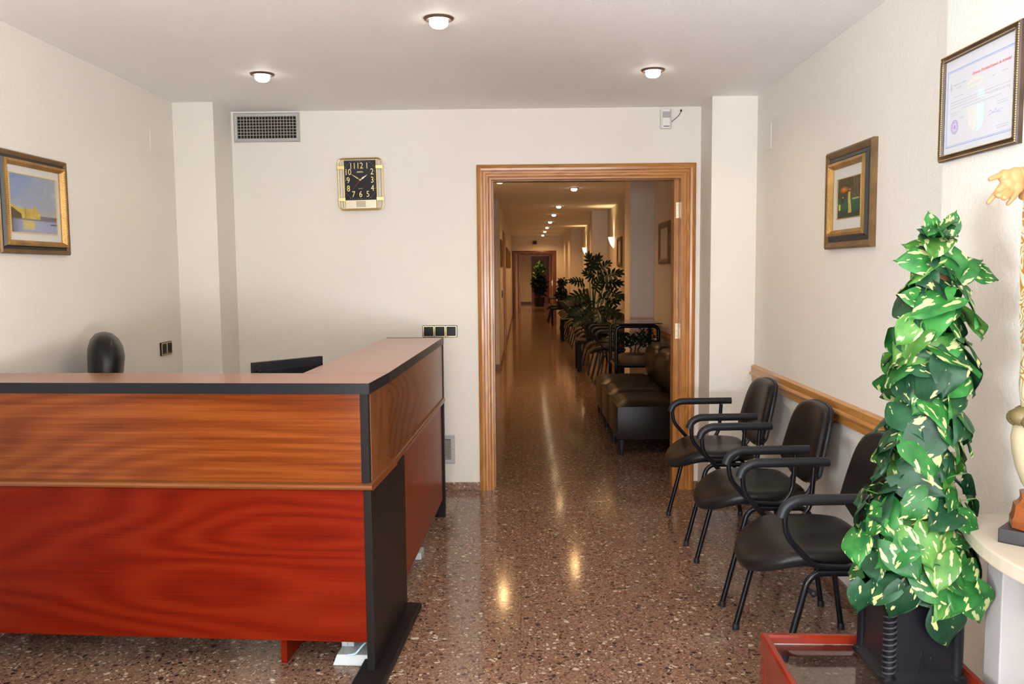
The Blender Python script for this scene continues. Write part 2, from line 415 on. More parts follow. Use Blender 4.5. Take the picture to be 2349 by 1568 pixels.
def robe_mat():
    m, nt, b = new_mat('floral_robe'); L = nt.links.new
    tc = N(nt, 'ShaderNodeTexCoord')
    n = N(nt, 'ShaderNodeTexNoise'); n.inputs['Scale'].default_value = 14; n.inputs['Detail'].default_value = 1; n.inputs['Distortion'].default_value = 1.5
    L(tc.outputs['Object'], n.inputs['Vector'])
    mu = N(nt, 'ShaderNodeMath', operation='MULTIPLY'); mu.inputs[1].default_value = 50; L(n.outputs['Fac'], mu.inputs[0])
    si = N(nt, 'ShaderNodeMath', operation='SINE'); L(mu.outputs[0], si.inputs[0])
    r = ramp(nt, si.outputs[0], [(.0, (.55, .55, .40)), (.45, (.42, .46, .32)), (.55, (.50, .26, .05)), (1, (.40, .16, .03))])
    L(r.outputs[0], b.inputs['Base Color']); b.inputs['Roughness'].default_value = .35
    return m
M['robe'] = robe_mat()

# ------------------------------------------------------------------ room shell
H = 2.451; YB = 5.479; YP = 5.161; XL = -2.096; XC = -1.851; XR1 = 1.1285; XR = 1.398
XD1, XD2, ZD = -.2945, 1.099, 2.10       # outer edge of the door casing
OX1, OX2, OZ = XD1+.082, XD2-.082, ZD-.08
WT = .16
YE = 25.6                                  # end wall of the corridor
CXL0, CXL1, CXR, CXP = -.62, -.355, 1.47, 1.2

# floor: slab plus separate tiles as far as they can be told apart
fl = MB()
fl.box(-2.3, 1.75, -6.2, 1.98, -.06, 0)
fl.box(-2.3, 1.75, 1.98, 10.38, -.06, -.004)
fl.box(-2.3, 1.75, 10.38, 37, -.06, 0)
floor = struct('floor', fl, M['terr'])
tm = B(-.1993, .1993, -.1993, .1993, -.02, 0)
t0 = obj('tile', tm, M['terr'], floor, bevel=.0008, seg=1)
first = True
for j in range(21):
    yc = 1.98 + .2 + .4*j
    for i in range(11):
        xc = -2.22 + .4*i
        if xc > 1.6: continue
        if yc > YB + .1 and xc < -.8: continue
        o = t0 if first else t0.copy()
        if not first: C.objects.link(o)
        first = False
        o.location = (xc, yc, random.uniform(-.0002, .0001)); o.rotation_euler = (0, 0, random.choice((0, PI/2, PI, -PI/2)))
ce = MB(); ce.box(-2.3, 1.75, -6.2, 37, H, H+.1)
struct('ceiling', ce, M['ceil'])
# walls of the reception
struct('wall_left', MB().box(XL-.15, XL, -.55, YB+WT, 0, H).box(XL-.15, XL, -6.1, -2.15, 0, H).box(XL-.15, XL, -2.15, -.55, 0, .3).box(XL-.15, XL, -2.15, -.55, 2.35, H), M['wall'])
struct('wall_right', MB().box(XR, XR+.15, -.75, YB+WT, 0, H).box(XR, XR+.15, -6.1, -2.25, 0, H).box(XR, XR+.15, -2.25, -.75, 0, .3).box(XR, XR+.15, -2.25, -.75, 2.35, H), M['wall'])
wb = MB().box(XL, OX1, YB, YB+WT, 0, H).box(OX2, XR, YB, YB+WT, 0, H).box(OX1, OX2, YB, YB+WT, OZ, H)
struct('wall_back', wb, M['wall'])
struct('column_left', B(XL, XC, YP, YB, 0, H), M['wall'])
struct('column_right', B(XR1, XR, YP, YB, 0, H), M['wall'])
XPI = 1.30
struct('column_near', B(XPI, XR, -.6, 2.685, 0, H), M['wall'])
struct('wall_shade_near', B(XL, -1.18, .85, 1.0, 0, H), M['wall'])  # unseen wall added to shade the left of the desk and floor
# shop front behind the camera
fw = MB().box(XL, -1.9, -6.1, -5.95, 0, H).box(1.2, XR, -6.1, -5.95, 0, H).box(-1.9, 1.2, -6.1, -5.95, 2.35, H).box(-1.9, -.35, -6.1, -5.95, 0, .25)
struct('wall_front', fw, M['wall'])
wf = MB()
for a in (-1.9, -1.13, -.37, .42, 1.15): wf.box(a, a+.05, -6.06, -6.0, .0 if a > -.4 else .25, 2.35)
wf.box(-1.9, 1.2, -6.06, -6.0, 2.30, 2.35).box(-1.9, -.37, -6.06, -6.0, .25, .30).box(-.37, 1.2, -6.06, -6.0, 0, .08)
struct('window_1', wf, M['oak_d'])
wf = MB().box(XL-.10, XL-.05, -2.15, -2.10, .3, 2.35).box(XL-.10, XL-.05, -.60, -.55, .3, 2.35).box(XL-.10, XL-.05, -2.15, -.55, .3, .35).box(XL-.10, XL-.05, -2.15, -.55, 2.3, 2.35)
struct('window_2', wf, M['oak_d'])
wf = MB().box(XR+.05, XR+.10, -2.25, -2.20, .3, 2.35).box(XR+.05, XR+.10, -.80, -.75, .3, 2.35).box(XR+.05, XR+.10, -2.25, -.75, .3, .35).box(XR+.05, XR+.10, -2.25, -.75, 2.3, 2.35)
struct('window_added', wf, M['oak_d'])  # unseen opening, added to let the right fill light in

# baseboards
bh = .052
struct('baseboard_back', MB().box(XC, XD1, YB-.012, YB, 0, bh).box(XD2, XR1, YB-.012, YB, 0, bh), M['terr_b'], bevel=.002)
struct('baseboard_left', MB().box(XL, XL+.012, 0, YP, 0, bh).box(XL, XC+.012, YP-.012, YP, 0, bh).box(XC, XC+.012, YP, YB, 0, bh), M['terr_b'])
struct('baseboard_right', MB().box(XR-.012, XR, 2.685, YP, 0, bh).box(XR1-.012, XR, YP-.012, YP, 0, bh).box(XR1-.012, XR1, YP, YB, 0, bh).box(XPI-.012, XPI, -.6, 2.685, 0, bh), M['terr_b'])

# ------------------------------------------------------------------ corridor shell
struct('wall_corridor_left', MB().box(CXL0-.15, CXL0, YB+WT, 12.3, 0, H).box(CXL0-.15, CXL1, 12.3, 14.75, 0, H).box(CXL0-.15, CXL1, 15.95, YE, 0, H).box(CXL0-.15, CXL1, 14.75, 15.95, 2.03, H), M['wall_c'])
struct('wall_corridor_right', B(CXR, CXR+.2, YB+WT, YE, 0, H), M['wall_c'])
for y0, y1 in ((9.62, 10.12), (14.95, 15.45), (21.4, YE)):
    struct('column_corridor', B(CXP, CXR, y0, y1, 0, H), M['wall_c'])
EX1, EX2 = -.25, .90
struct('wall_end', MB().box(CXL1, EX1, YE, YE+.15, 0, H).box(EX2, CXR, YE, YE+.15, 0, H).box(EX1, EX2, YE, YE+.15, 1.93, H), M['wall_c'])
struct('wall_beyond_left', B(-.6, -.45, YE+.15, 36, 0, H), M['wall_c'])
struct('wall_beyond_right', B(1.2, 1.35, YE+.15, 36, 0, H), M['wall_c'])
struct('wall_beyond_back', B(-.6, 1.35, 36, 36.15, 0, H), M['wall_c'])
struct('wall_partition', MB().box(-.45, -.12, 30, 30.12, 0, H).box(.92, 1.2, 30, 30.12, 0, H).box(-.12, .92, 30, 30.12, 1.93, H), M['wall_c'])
struct('baseboard_corridor', MB().box(CXL0, CXL0+.012, YB+WT, 12.3, 0, .07).box(CXL0, CXL1+.012, 12.288, 12.3, 0, .07)
       .box(CXL1, CXL1+.012, 12.3, 14.65, 0, .07).box(CXL1, CXL1+.012, 16.05, YE, 0, .07).box(CXR-.012, CXR, YB+WT, YE, 0, .07), M['terr_b'])
struct('baseboard_beyond', B(-.45, .33, 35.985, 36, 0, .1), M['oak_d'])

# ------------------------------------------------------------------ door casings
CPROF = [(0, 0), (0, .020), (.010, .024), (.020, .024), (.024, .018), (.040, .018), (.044, .026), (.058, .028), (.072, .024), (.082, .012), (.082, 0)]
def casing(parent, x1, x2, zt, yf, mat_v, mat_h, prof=CPROF, z0=0):
    """three mitred lengths round an opening, front towards -Y"""
    def line(o, side):
        if side == 'l': return [(x1-o, z0), (x1-o, zt+o)]
        if side == 'r': return [(x2+o, z0), (x2+o, zt+o)]
        return [(x1-o, zt+o), (x2+o, zt+o)]
    for side in 'lrh':
        mb = MB(); n = len(prof)
        for o, p in prof:
            for (x, z) in line(o, side): mb.v.append((x, yf-p, z))
        for i in range(n-1): mb.f.append((2*i, 2*i+1, 2*i+3, 2*i+2))
        mb.f.append(tuple(2*i for i in range(n))); mb.f.append(tuple(2*i+1 for i in range(n)))
        obj('casing', mb, mat_h if side == 'h' else mat_v, parent)
def sdoor(name, loc=(0,0,0)):
    o = bpy.data.objects.new(name, None); C.objects.link(o); o['kind'] = 'structure'; o.location = loc; return o
d1 = sdoor('door_1', (0, YB, 0))
casing(d1, OX1, OX2, OZ, 0, M['oak'], M['oak_x'])
jb = MB()
jb.box(OX1-.001, OX1+.012, -.012, .05, 0, OZ-.0122).box(OX1-.001, OX1+.022, .062, WT+.01, 0, OZ-.0152)
obj('jamb', jb, M['oak'], d1)
jb = MB()
jb.box(OX2-.012, OX2+.001, -.012, .05, 0, OZ-.0122).box(OX2-.042, OX2+.001, .07, WT+.01, 0, OZ-.0152)
obj('jamb', jb, M['oak'], d1)
jb = MB(); jb.box(OX1, OX2, -.012, .05, OZ-.012, OZ+.001).box(OX1, OX2, .062, WT+.01, OZ-.015, OZ+.001)
obj('head_jamb', jb, M['oak_x'], d1)
for z in (1.81, 1.03, .22):
    h = obj('hinge', MB().box(OX2-.030, OX2-.013, .066, .071, z-.05, z+.05).tube([(OX2-.012, .064, z-.05), (OX2-.012, .064, z+.05)], .005, 8), M['champ'], d1)
    for k in (-.032, 0, .032): obj('screw', MB().sphere((OX2-.0215, .065, z+k), .0025, 6, 4), M['ring'], h)
    obj('hinge', MB().box(OX1+.0118, OX1+.0135, .03, .055, z-.05, z+.05), M['oak_d'], d1)
casing(d2 := sdoor('door_2', (0, YE, 0)), EX1, EX2, 1.93, 0, M['oak_d'], M['oak_d'])  # dark oak puts the shade of the unlit side into the frame colour
obj('jamb', MB().box(EX1, EX1+.012, 0, .15, 0, 1.93).box(EX2-.012, EX2, 0, .15, 0, 1.93).box(EX1, EX2, 0, .15, 1.918, 1.93), M['oak_d'], d2)
lf = obj('door_leaf', B(EX2-.012, EX2+.03, .16, .72, .01, 1.90), M['oak'], d2)
obj('handle', MB().box(EX2-.03, EX2-.012, .62, .66, .95, 1.12).box(EX2-.055, EX2-.03, .56, .66, 1.05, 1.07), M['gold'], lf)
casing(d3 := sdoor('door_3', (0, 30, 0)), -.12, .92, 1.93, 0, M['oak'], M['oak_x'])
obj('jamb', MB().box(-.12, -.105, 0, .12, 0, 1.93).box(.905, .92, 0, .12, 0, 1.93).box(-.12, .92, 0, .12, 1.915, 1.93), M['oak'], d3)
# reddish door on the far wall
d4 = sdoor('door_4', (0, 36, 0))
casing(d4, .42, 1.17, 2.0, 0, M['oak_d'], M['oak_d'], prof=[(0, 0), (0, .03), (.08, .03), (.08, 0)])
l4 = obj('door_leaf', B(.42, 1.17, -.02, 0, .01, 2.0), M['door_red'], d4)
obj('handle', MB().box(.46, .50, -.035, -.02, .88, 1.12).box(.46, .58, -.07, -.05, 1.02, 1.05).box(.46, .49, -.055, -.03, 1.02, 1.05), M['gold'], l4)
# doorway on the left wall of the corridor
d5 = sdoor('door_5', (CXL1, 15.35, 0)); d5.rotation_euler = (0, 0, PI/2)
casing(d5, -.6, .6, 2.03, 0, M['oak'], M['oak_x'])
obj('door_leaf', B(-.6, .6, .05, .09, .01, 2.03), M['oak'], d5)

# chair rails
def rail(name, x, y0, y1, z, label):
    mb = MB()
    prof = [(0, 0), (-.018, .0), (-.018, .036), (-.030, .040), (-.034, .047), (-.030, .054), (-.022, .058), (-.022, .088), (-.012, .096), (0, .096)]
    for px, pz in prof:
        mb.v += [(x+px, y0, z-.096+pz), (x+px, y1, z-.096+pz)]
    n = len(prof)
    for i in range(n-1): mb.f.append((2*i, 2*i+1, 2*i+3, 2*i+2))
    mb.f.append(tuple(2*i for i in range(n))); mb.f.append(tuple(2*i+1 for i in range(n)))
    return struct(name, mb, M['oak_y'])
rail('trim_1', XR, 2.70, YP-.02, .851, '')
rail('trim_2', CXR, YB+WT+.3, 9.6, .80, '')
rail('trim_3', CXR, 10.14, 14.93, .80, '')
rail('trim_4', CXR, 15.47, 21.38, .80, '')
for (y, z) in ((4.945, 2.19),):
    struct('trim_5', B(XL, XL+.004, y-.115, y+.115, z-.068, z+.068), M['wall'], bevel=.002)
struct('trim_6', B(XR-.004, XR, 4.87, 4.96+.09, 2.10, 2.25), M['wall'], bevel=.002)

# ------------------------------------------------------------------ ceiling lights
def spot(loc, power, col, parent, size=math.radians(156), blend=.85, rad=.035):
    l = bpy.data.lights.new('lamp_light', 'SPOT'); l.energy = power; l.color = col
    l.spot_size = size; l.spot_blend = blend; l.shadow_soft_size = rad
    o = bpy.data.objects.new('lamp_light', l); C.objects.link(o); o.parent = parent; o.location = loc
    return o
def downlight(x, y, label, group, power, col, bulbm):
    t = thing('ceiling_spotlight', label, 'ceiling light', (x, y, H), 0, group)
    obj('trim_ring', MB().lathe([(.062, 0), (.058, -.006), (.052, -.009), (.040, -.006), (.040, 0)], 28), M['ring'], t, smooth=True)
    obj('bulb', MB().lathe([(.036, -.004), (.039, -.012), (.038, -.022), (.033, -.031), (.024, -.037), (.010, -.040)], 24), bulbm, t, smooth=True)
    spot((0, 0, -.05), power, col, t)
    return t
WARM = (1, .56, .23); HALO = (1, .68, .38)
g = 'recessed spotlights in the reception ceiling'
downlight(-1.337, 4.46, 'round lit spotlight in the reception ceiling near the air vent', g, 6, HALO, M['bulb'])
downlight(-.335, 3.53, 'round lit spotlight in the reception ceiling, the nearest and topmost one', g, 13, HALO, M['bulb'])
downlight(.672, 4.47, 'round lit spotlight in the reception ceiling near the motion sensor', g, 13, HALO, M['bulb'])
downlight(-1.337, .2, 'round lit spotlight in the reception ceiling behind the viewer on the left', g, 6, HALO, M['bulb'])
downlight(.672, .9, 'round lit spotlight in the reception ceiling behind the viewer on the right', g, 6, HALO, M['bulb'])
g2 = 'recessed spotlights along the corridor ceiling'
ords = ['nearest on the left, just under the door head', 'first of the single file, near the pale column', 'second of the single file', 'third of the single file',
        'fourth of the single file', 'fifth of the single file', 'sixth of the single file', 'last of the single file above the end door']
for (x, y), s_ in zip([(-.262, 9.75), (.64, 10.75), (.57, 13.7), (.565, 15.75), (.57, 18.1), (.57, 20.4), (.57, 22.5), (.57, 24.9)], ords):
    downlight(x, y, 'warm round spotlight in the corridor ceiling, ' + s_, g2, 46.0, WARM, M['bulb_w'])
downlight(.3, 27.8, 'round lit spotlight in the ceiling beyond the end door', g2, 80, WARM, M['bulb_w'])
downlight(.1, 33.2, 'round lit spotlight in the ceiling of the farthest room', g2, 120, WARM, M['bulb_w'])

def sconce(y, z, label):
    t = thing('wall_sconce', label, 'wall lamp', (CXR, y, z), 0, 'shell shaped sconces on the corridor wall')
    mb = MB(); n = 14
    prof = [(.012, -.115), (.035, -.09), (.062, -.04), (.080, .02), (.086, .055)]
    for r, zz in prof:
        for i in range(n+1):
            a = PI/2 + PI*i/n; mb.v.append((r*1.05*math.cos(a), r*math.sin(a), zz))
    for j in range(len(prof)-1):
        for i in range(n): mb.f.append((j*(n+1)+i, j*(n+1)+i+1, (j+1)*(n+1)+i+1, (j+1)*(n+1)+i))
    mb.open = True
    obj('shade', mb, M['sconce'], t, smooth=True)
    obj('wall_plate', B(-.012, 0, -.035, .035, -.09, .0), M['gold'], t)
    l = bpy.data.lights.new('lamp_light', 'SPOT'); l.energy = 9; l.color = (1, .68, .3); l.spot_size = math.radians(100); l.spot_blend = .8; l.shadow_soft_size = .02
    o = bpy.data.objects.new('lamp_light', l); C.objects.link(o); o.parent = t; o.location = (-.05, 0, .06); o.rotation_euler = (PI, 0, 0)
sconce(13.9, 1.90, 'lit shell shaped wall sconce, the nearer one right of the big plant')
sconce(20.0, 1.89, 'lit shell shaped wall sconce, the farther one beside the second column')

# ------------------------------------------------------------------ wall fittings in the reception
t = thing('air_vent', 'grey rectangular air grille high on the back wall in the left corner', 'vent', (-1.623, YB, 2.350))
obj('frame', sweep_rect(.420, .182, [(0, 0), (0, .008), (.006, .014), (.022, .012), (.024, .004), (.024, 0)]), M['alu'], t)
obj('back_panel', B(-.188, .188, -.0035, -.0005, -.068, .068), M['void'], t)
for i in range(19):
    x = -.186 + .372*(i+.5)/19 + .0098
    if i < 18: obj('vertical_slat', B(x-.0012, x+.0012, -.007, -.0036, -.067, .067), M['slat'], t)
for i in range(6):
    z = -.067 + .134*(i+1)/7
    obj('horizontal_slat', B(-.186, .186, -.0105, -.0072, z-.0013, z+.0013), M['slat'], t)

t = thing('wall_grille', 'small grey louvred grille low on the back wall beside the desk', 'grille', (-.560, YB, .272))
obj('frame', sweep_rect(.206, .188, [(0, 0), (0, .006), (.004, .009), (.026, .008), (.028, .002), (.028, 0)]), M['alu'], t)
obj('back_panel', B(-.076, .076, -.003, -.0005, -.067, .067), M['void'], t)
for i in range(17):
    z = -.064 + .128*(i+.5)/17
    obj('louvre', B(-.075, .075, -.0075, -.0032, z-.0022, z+.0010), M['slat'], t)
obj('screw', MB().sphere((.090, -.009, .0), .003, 8, 5), M['ring'], t)

# triple switch and double socket
def gang(loc, rz, n, label, cat, socket=False, pitch=.073, hh=.0385, hw=.034):
    t = thing('light_switch' if not socket else 'wall_socket', label, cat, loc, rz)
    W = pitch*n
    obj('plate', B(-W/2-.002, W/2+.002, -.010, 0, -hh, hh), M['rubber'], t, bevel=.004)
    for i in range(n):
        x = -W/2 + pitch*(i+.5)
        fr = sweep_rect(hw*2, hh*2-.008, [(0, .009), (0, .013), (.0035, .013), (.0035, .009)]); fr.v = [(v[0]+x, v[1], v[2]) for v in fr.v]
        obj('gold_frame', fr, M['gold'], t)
        if socket:
            s_ = obj('socket_face', B(x-hw+.004, x+hw-.004, -.012, -.009, -hh+.008, hh-.008), M['rubber'], t)
            mb = MB().lathe([(.019, 0), (.021, .003), (.021, -.003)], 20); mb.v = [(v[0]+x, -.012+v[2]*.5, v[1]) for v in mb.v]
            obj('socket_well', mb, M['void'], s_)
        else:
            obj('rocker', MB().add([(x-hw+.004, -.0125, -hh+.008), (x+hw-.004, -.0125, -hh+.008), (x+hw-.004, -.017, hh-.008), (x-hw+.004, -.017, hh-.008),
                                     (x-hw+.004, -.009, -hh+.008), (x+hw-.004, -.009, -hh+.008), (x+hw-.004, -.009, hh-.008), (x-hw+.004, -.009, hh-.008)],
                                    [(0,1,2,3), (4,7,6,5), (0,4,5,1), (1,5,6,2), (2,6,7,3), (3,7,4,0)]), M['rubber'], t)
    return t
gang((-.542, YB, 1.045), 0, 3, 'black triple light switch with gold rims on the back wall above the desk end', 'switch')
gang((XL, 4.918, .997), PI/2, 2, 'black double wall socket with gold rims on the left wall', 'socket', True)

# motion sensor
t = thing('motion_sensor', 'small white motion sensor high on the back wall with a brown wire', 'sensor', (.903, YB, 2.375))
obj('housing', MB().prism([(-.034, 0), (.034, 0), (.034, -.03), (.022, -.044), (-.022, -.044), (-.034, -.03)], -.062, .058), M['white_pl'], t, bevel=.004)
obj('lens_window', MB().prism([(-.024, -.043), (.024, -.043), (.020, -.0475), (-.020, -.0475)], .002, .040), M['lens'], t)
obj('indicator', MB().sphere((0, -.044, -.022), .002, 6, 4), M['ring'], t)
obj('label_slot', B(-.018, .018, -.0455, -.0435, -.052, -.048), M['void'], t)
obj('wire', MB().tube(bend([(.034, -.012, -.020), (.060, -.008, .0), (.085, -.006, .022), (.097, -.004, .045)], .02), .0022, 6).sphere((.098, -.004, .052), (.007, .006, .008), 8, 6), M['alarm_brown'], t)

# wall clock, about 1:50
t = thing('wall_clock', 'square gold rimmed wall clock with a black dial and gold numerals', 'clock', (-1.030, YB, 1.986))
t.rotation_euler = (0, math.radians(-.9), 0)
obj('back_case', B(-.100, .100, -.030, 0, -.148, .150), M['rubber'], t, bevel=.004)
obj('dial', B(-.098, .098, -.034, -.029, -.098, .148), M['dial'], t)
obj('lower_panel', B(-.098, .098, -.036, -.029, -.152, -.100), M['champ'], t)
gr = MB()
for i in range(9): gr.box(-.030, .030, -.0375, -.0355, -.143+i*.0043, -.1412+i*.0043)
obj('speaker_slots', gr, M['ring'], t)
obj('outer_rim', MB().tube(bend([(-.06, -.030, .162), (.138, -.030, .162), (.138, -.030, -.160), (-.138, -.030, -.160), (-.138, -.030, .162), (-.06, -.030, .162)], .034, 6)[:-1], .0055, 8, closed=True), M['gold'], t, smooth=True)
for s_ in (-1, 1):
    obj('side_rail', MB().tube([(s_*.105, -.034, -.150), (s_*.105, -.034, .155)], .0045, 8), M['gold'], t, smooth=True)
    for z in (.106, -.094):
        obj('bracket', B(s_*.122-.023, s_*.122+.023, -.040, -.022, z-.012, z+.012), M['gold'], t, bevel=.003)
cx, cz = .0, .026
for n_ in range(1, 13):
    a = n_*PI/6
    rx, rz_ = .083*math.sin(a), .100*math.cos(a)
    px = max(-.078, min(.078, rx*1.12)); pz = max(-.090, min(.092, rz_*1.05))
    obj('numeral', wallmap(text_mb(str(n_), .054, .0008), cx+px*.98, cz+pz*.98-.002, -.0352, .82), M['numeral'], t)
dots = MB()
for k in range(60):
    a = k*PI/30; s1, c1 = math.sin(a), math.cos(a)
    q = min(.093/max(abs(s1), 1e-6), .117/max(abs(c1), 1e-6))
    q = min(q, 1/math.sqrt((s1/.112)**2+(c1/.135)**2))
    r = .0016 if k % 5 == 0 else .0009
    dots.box(cx+q*s1-r, cx+q*s1+r, -.0352, -.0345, cz+q*c1-r, cz+q*c1+r)
obj('minute_marks', dots, M['dot'], t, kind='stuff')
sq = MB()
for k in range(9): sq.box(-.018+k*.004, -.0155+k*.004, -.0352, -.0345, .076-(k%3)*.0008, .079+(k%2)*.002)
sq.box(-.022, .022, -.0352, -.0345, .0735, .0752)
obj('maker_mark', sq, M['numeral'], t)
obj('dial_text', wallmap(text_mb('QUARTZ', .0068, .0003), 0, -.028, -.0350), M['numeral'], t)
def hand(ang, ln, w_, mat, y, tail=.0, nm='hand'):
    a = math.radians(ang); d = Vector((math.sin(a), 0, math.cos(a))); nrm = Vector((math.cos(a), 0, -math.sin(a)))
    c = Vector((cx, y, cz)); mb = MB()
    p = [c - d*tail, c + nrm*w_ + d*ln*.35, c + d*ln, c - nrm*w_ + d*ln*.35]
    mb.add([tuple(v) for v in p] + [tuple(v + Vector((0, -.0012, 0))) for v in p], [(0,1,2,3), (4,7,6,5), (0,4,5,1), (1,5,6,2), (2,6,7,3), (3,7,4,0)])
    return obj(nm, mb, mat, t)
hand(55, .058, .0050, M['white_hand'], -.0365, nm='hour_hand')
hand(-56, .072, .0030, M['numeral'], -.038, nm='minute_hand')
hand(219, .083, .0012, M['red_pl'], -.0395, tail=.034, nm='second_hand')
mb = MB().lathe([(.006, 0), (.006, .006), (.003, .008)], 12); mb.v = [(cx+v[0], -.036-v[2], cz+v[1]) for v in mb.v]
obj('hub', mb, M['gold'], t)

# ------------------------------------------------------------------ framed pictures
def grid_paint(name, w_, h_, y, fn, parent, nx=70, nz=80):
    vs = []; cols = []; fs = []
    for j in range(nz+1):
        for i in range(nx+1):
            u = i/nx; v = j/nz
            vs.append((-w_/2+u*w_, y, -h_/2+v*h_)); cols.append((*fn(u, v), 1))
    for j in range(nz):
        for i in range(nx):
            a = j*(nx+1)+i; fs.append((a, a+1, a+nx+2, a+nx+1))
    me = bpy.data.meshes.new(name); me.from_pydata(vs, [], fs)
    at = me.color_attributes.new('Col', 'FLOAT_COLOR', 'POINT')
    at.data.foreach_set('color', [c for q in cols for c in q])
    me.materials.append(M['paint'])
    o = bpy.data.objects.new(name, me); C.objects.link(o); o.parent = parent; return o
def mixc(a, b, t): t = max(0, min(1, t)); return tuple(x*(1-t)+y*t for x, y in zip(a, b))
rs = random.Random(3)
_n = [[rs.random() for _ in range(64)] for _ in range(64)]
def vn(x, y):
    xi, yi = int(math.floor(x)), int(math.floor(y)); fx, fy = x-xi, y-yi
    fx = fx*fx*(3-2*fx); fy = fy*fy*(3-2*fy)
    g_ = lambda a, b: _n[a % 64][b % 64]
    return (g_(xi, yi)*(1-fx)+g_(xi+1, yi)*fx)*(1-fy)+(g_(xi, yi+1)*(1-fx)+g_(xi+1, yi+1)*fx)*fy
def fbm(x, y): return vn(x, y)*.55+vn(x*2.1, y*2.1)*.3+vn(x*4.3, y*4.3)*.15
def seascape(u, v):
    n = fbm(u*5, v*7)
    if v > .25:
        c = mixc((.30, .32, .36), (.12, .22, .46), (1-u)*1.15*(v-.25)+(n-.5)*.8)
        c = mixc(c, (.46, .44, .40), max(0, n-.55)*2.2)
        c = mixc(c, (.42, .38, .24), max(0, 1-abs(v-.34)*9)*.6*max(0, (u-.35)*1.6))
    else:
        c = mixc((.25, .27, .40), (.34, .34, .46), n)
        c = mixc(c, (.06, .05, .05), max(0, .5-u*2.2)*1.6)
    land = .24+.04*n+(.19*max(0, 1-abs(u-.05)*6))+.10*(u < .60)*(u > .15)
    if .24 < v < land+.10 and u < .62:
        top = .42+.05*max(0, 1-abs(u-.08)*8)-.08*max(0, .28-u) + (.055 if (u > .47 and u < .55) else 0) + .01*math.sin(u*50)
        if u < .22: top = .47-.35*abs(u-.05)
        if v < top:
            c = mixc((.62, .48, .07), (.34, .20, .04), fbm(u*16, v*12)*.9)
            if u < .22 and v < .40-.55*u+.04: c = (.09, .055, .03)
            if abs(u-.305) < .012: c = (.30, .22, .04)
    if .05 < v < .22 and .24 < u < .50:
        c = mixc(c, (.58, .45, .08), .75-2*abs(v-.15)+(n-.5))
    if u > .62 and .24 < v < .29+.03*n: c = (.14, .13, .13)
    if abs(v-.235) < .012: c = mixc(c, (.10, .08, .08), .7)
    if .16 < v < .18 and u > .85: c = (.08, .07, .06)
    return c
def figure(u, v):
    n = fbm(u*7, v*9)
    c = mixc((.025, .022, .01), (.10, .075, .03), n)
    d = math.hypot((u-.30)*1.1, (v-.72)*2.6)
    c = mixc((.75, .20, .03), c, d*4.2) if d < .26 else c
    if v < .50: c = mixc((.015, .06, .03), (.02, .14, .075), fbm(u*9, v*9)*.9*(1-abs(v-.38)*2.2))
    if v < .16: c = mixc(c, (.03, .03, .02), .8)
    tr = abs(math.sin(u*26+v*3.5))
    if v > .52 and u > .62 and tr < .16: c = (.22, .16, .10)
    if abs(u-.545-.02*math.sin(v*9)) < (.045+.045*max(0, .62-v)) and .10 < v < .64:
        c = mixc((.62, .50, .10), (.36, .27, .05), fbm(u*30, v*10))
    if math.hypot(u-.555, (v-.70)*1.6) < .035: c = (.42, .14, .06)
    if math.hypot((u-.24)*1.3, (v-.45)) < .08: c = (.02, .015, .015)
    if abs(u-.25) < .03 and .50 < v < .55: c = (.45, .32, .20)
    if abs(u-.11) < .04 and .20 < v < .36: c = (.50, .42, .08)
    if .66 < u < .95 and .43 < v < .47: c = (.48, .28, .12)
    return c
def picture(name, label, loc, rz, w_, h_, outer, band, inner, mount, fn, deep=.035):
    t = thing(name, label, 'picture', loc, rz)
    o0 = outer; o1 = outer+band; o2 = outer+band+inner
    obj('outer_moulding', sweep_rect(w_, h_, [(0, 0), (0, deep*.55), (o0*.3, deep*.75), (o0*.7, deep*.6), (o0, deep*.5), (o0, 0)]), M['gold_dark'], t)
    obj('dark_band', sweep_rect(w_-2*o0, h_-2*o0, [(0, 0), (0, deep*.42), (band*.6, deep*.5), (band, deep*.8), (band, 0)]), M['green_black'], t)
    obj('inner_moulding', sweep_rect(w_-2*o1, h_-2*o1, [(0, 0), (0, deep*.95), (inner*.4, deep*1.05), (inner, deep*.5), (inner, 0)]), M['gold_old'], t)
    W2, H2 = w_-2*o2, h_-2*o2
    obj('mount', B(-W2/2-.002, W2/2+.002, -deep*.35, -.001, -H2/2-.002, H2/2+.002), M['mount'], t)
    mw = mount
    obj('inner_slip', sweep_rect(W2-2*mw+.008, H2-2*mw+.008, [(0, deep*.3), (0, deep*.45), (.004, deep*.45), (.004, deep*.3)]), M['gold'], t)
    grid_paint('painting', W2-2*mw, H2-2*mw, -deep*.40, fn, t)
    bd = MB(); s_ = .009; e = o1+inner*.42
    for sx_ in (-1, 1):
        k = int((h_-2*e)/s_)
        for i in range(k): bd.box(sx_*(w_/2-e)-.002, sx_*(w_/2-e)+.002, -deep*1.08, -deep*.9, -h_/2+e+i*s_, -h_/2+e+i*s_+.005)
        k = int((w_-2*e)/s_)
        for i in range(k): bd.box(-w_/2+e+i*s_, -w_/2+e+i*s_+.005, -deep*1.08, -deep*.9, sx_*(h_/2-e)-.002, sx_*(h_/2-e)+.002)
    obj('beading', bd, M['gold_old'], t, kind='stuff')
    return t
picture('framed_painting', 'gold framed harbour seascape with a yellow fortress on the left wall', (XL, 3.630, 1.728), PI/2, .520, .418, .020, .014, .022, .034, seascape)
picture('framed_painting', 'gold framed picture of a figure in a long yellow dress on the right wall', (XR, 3.672, 1.730), -PI/2, .520, .430, .030, .026, .026, .050, figure, deep=.034)

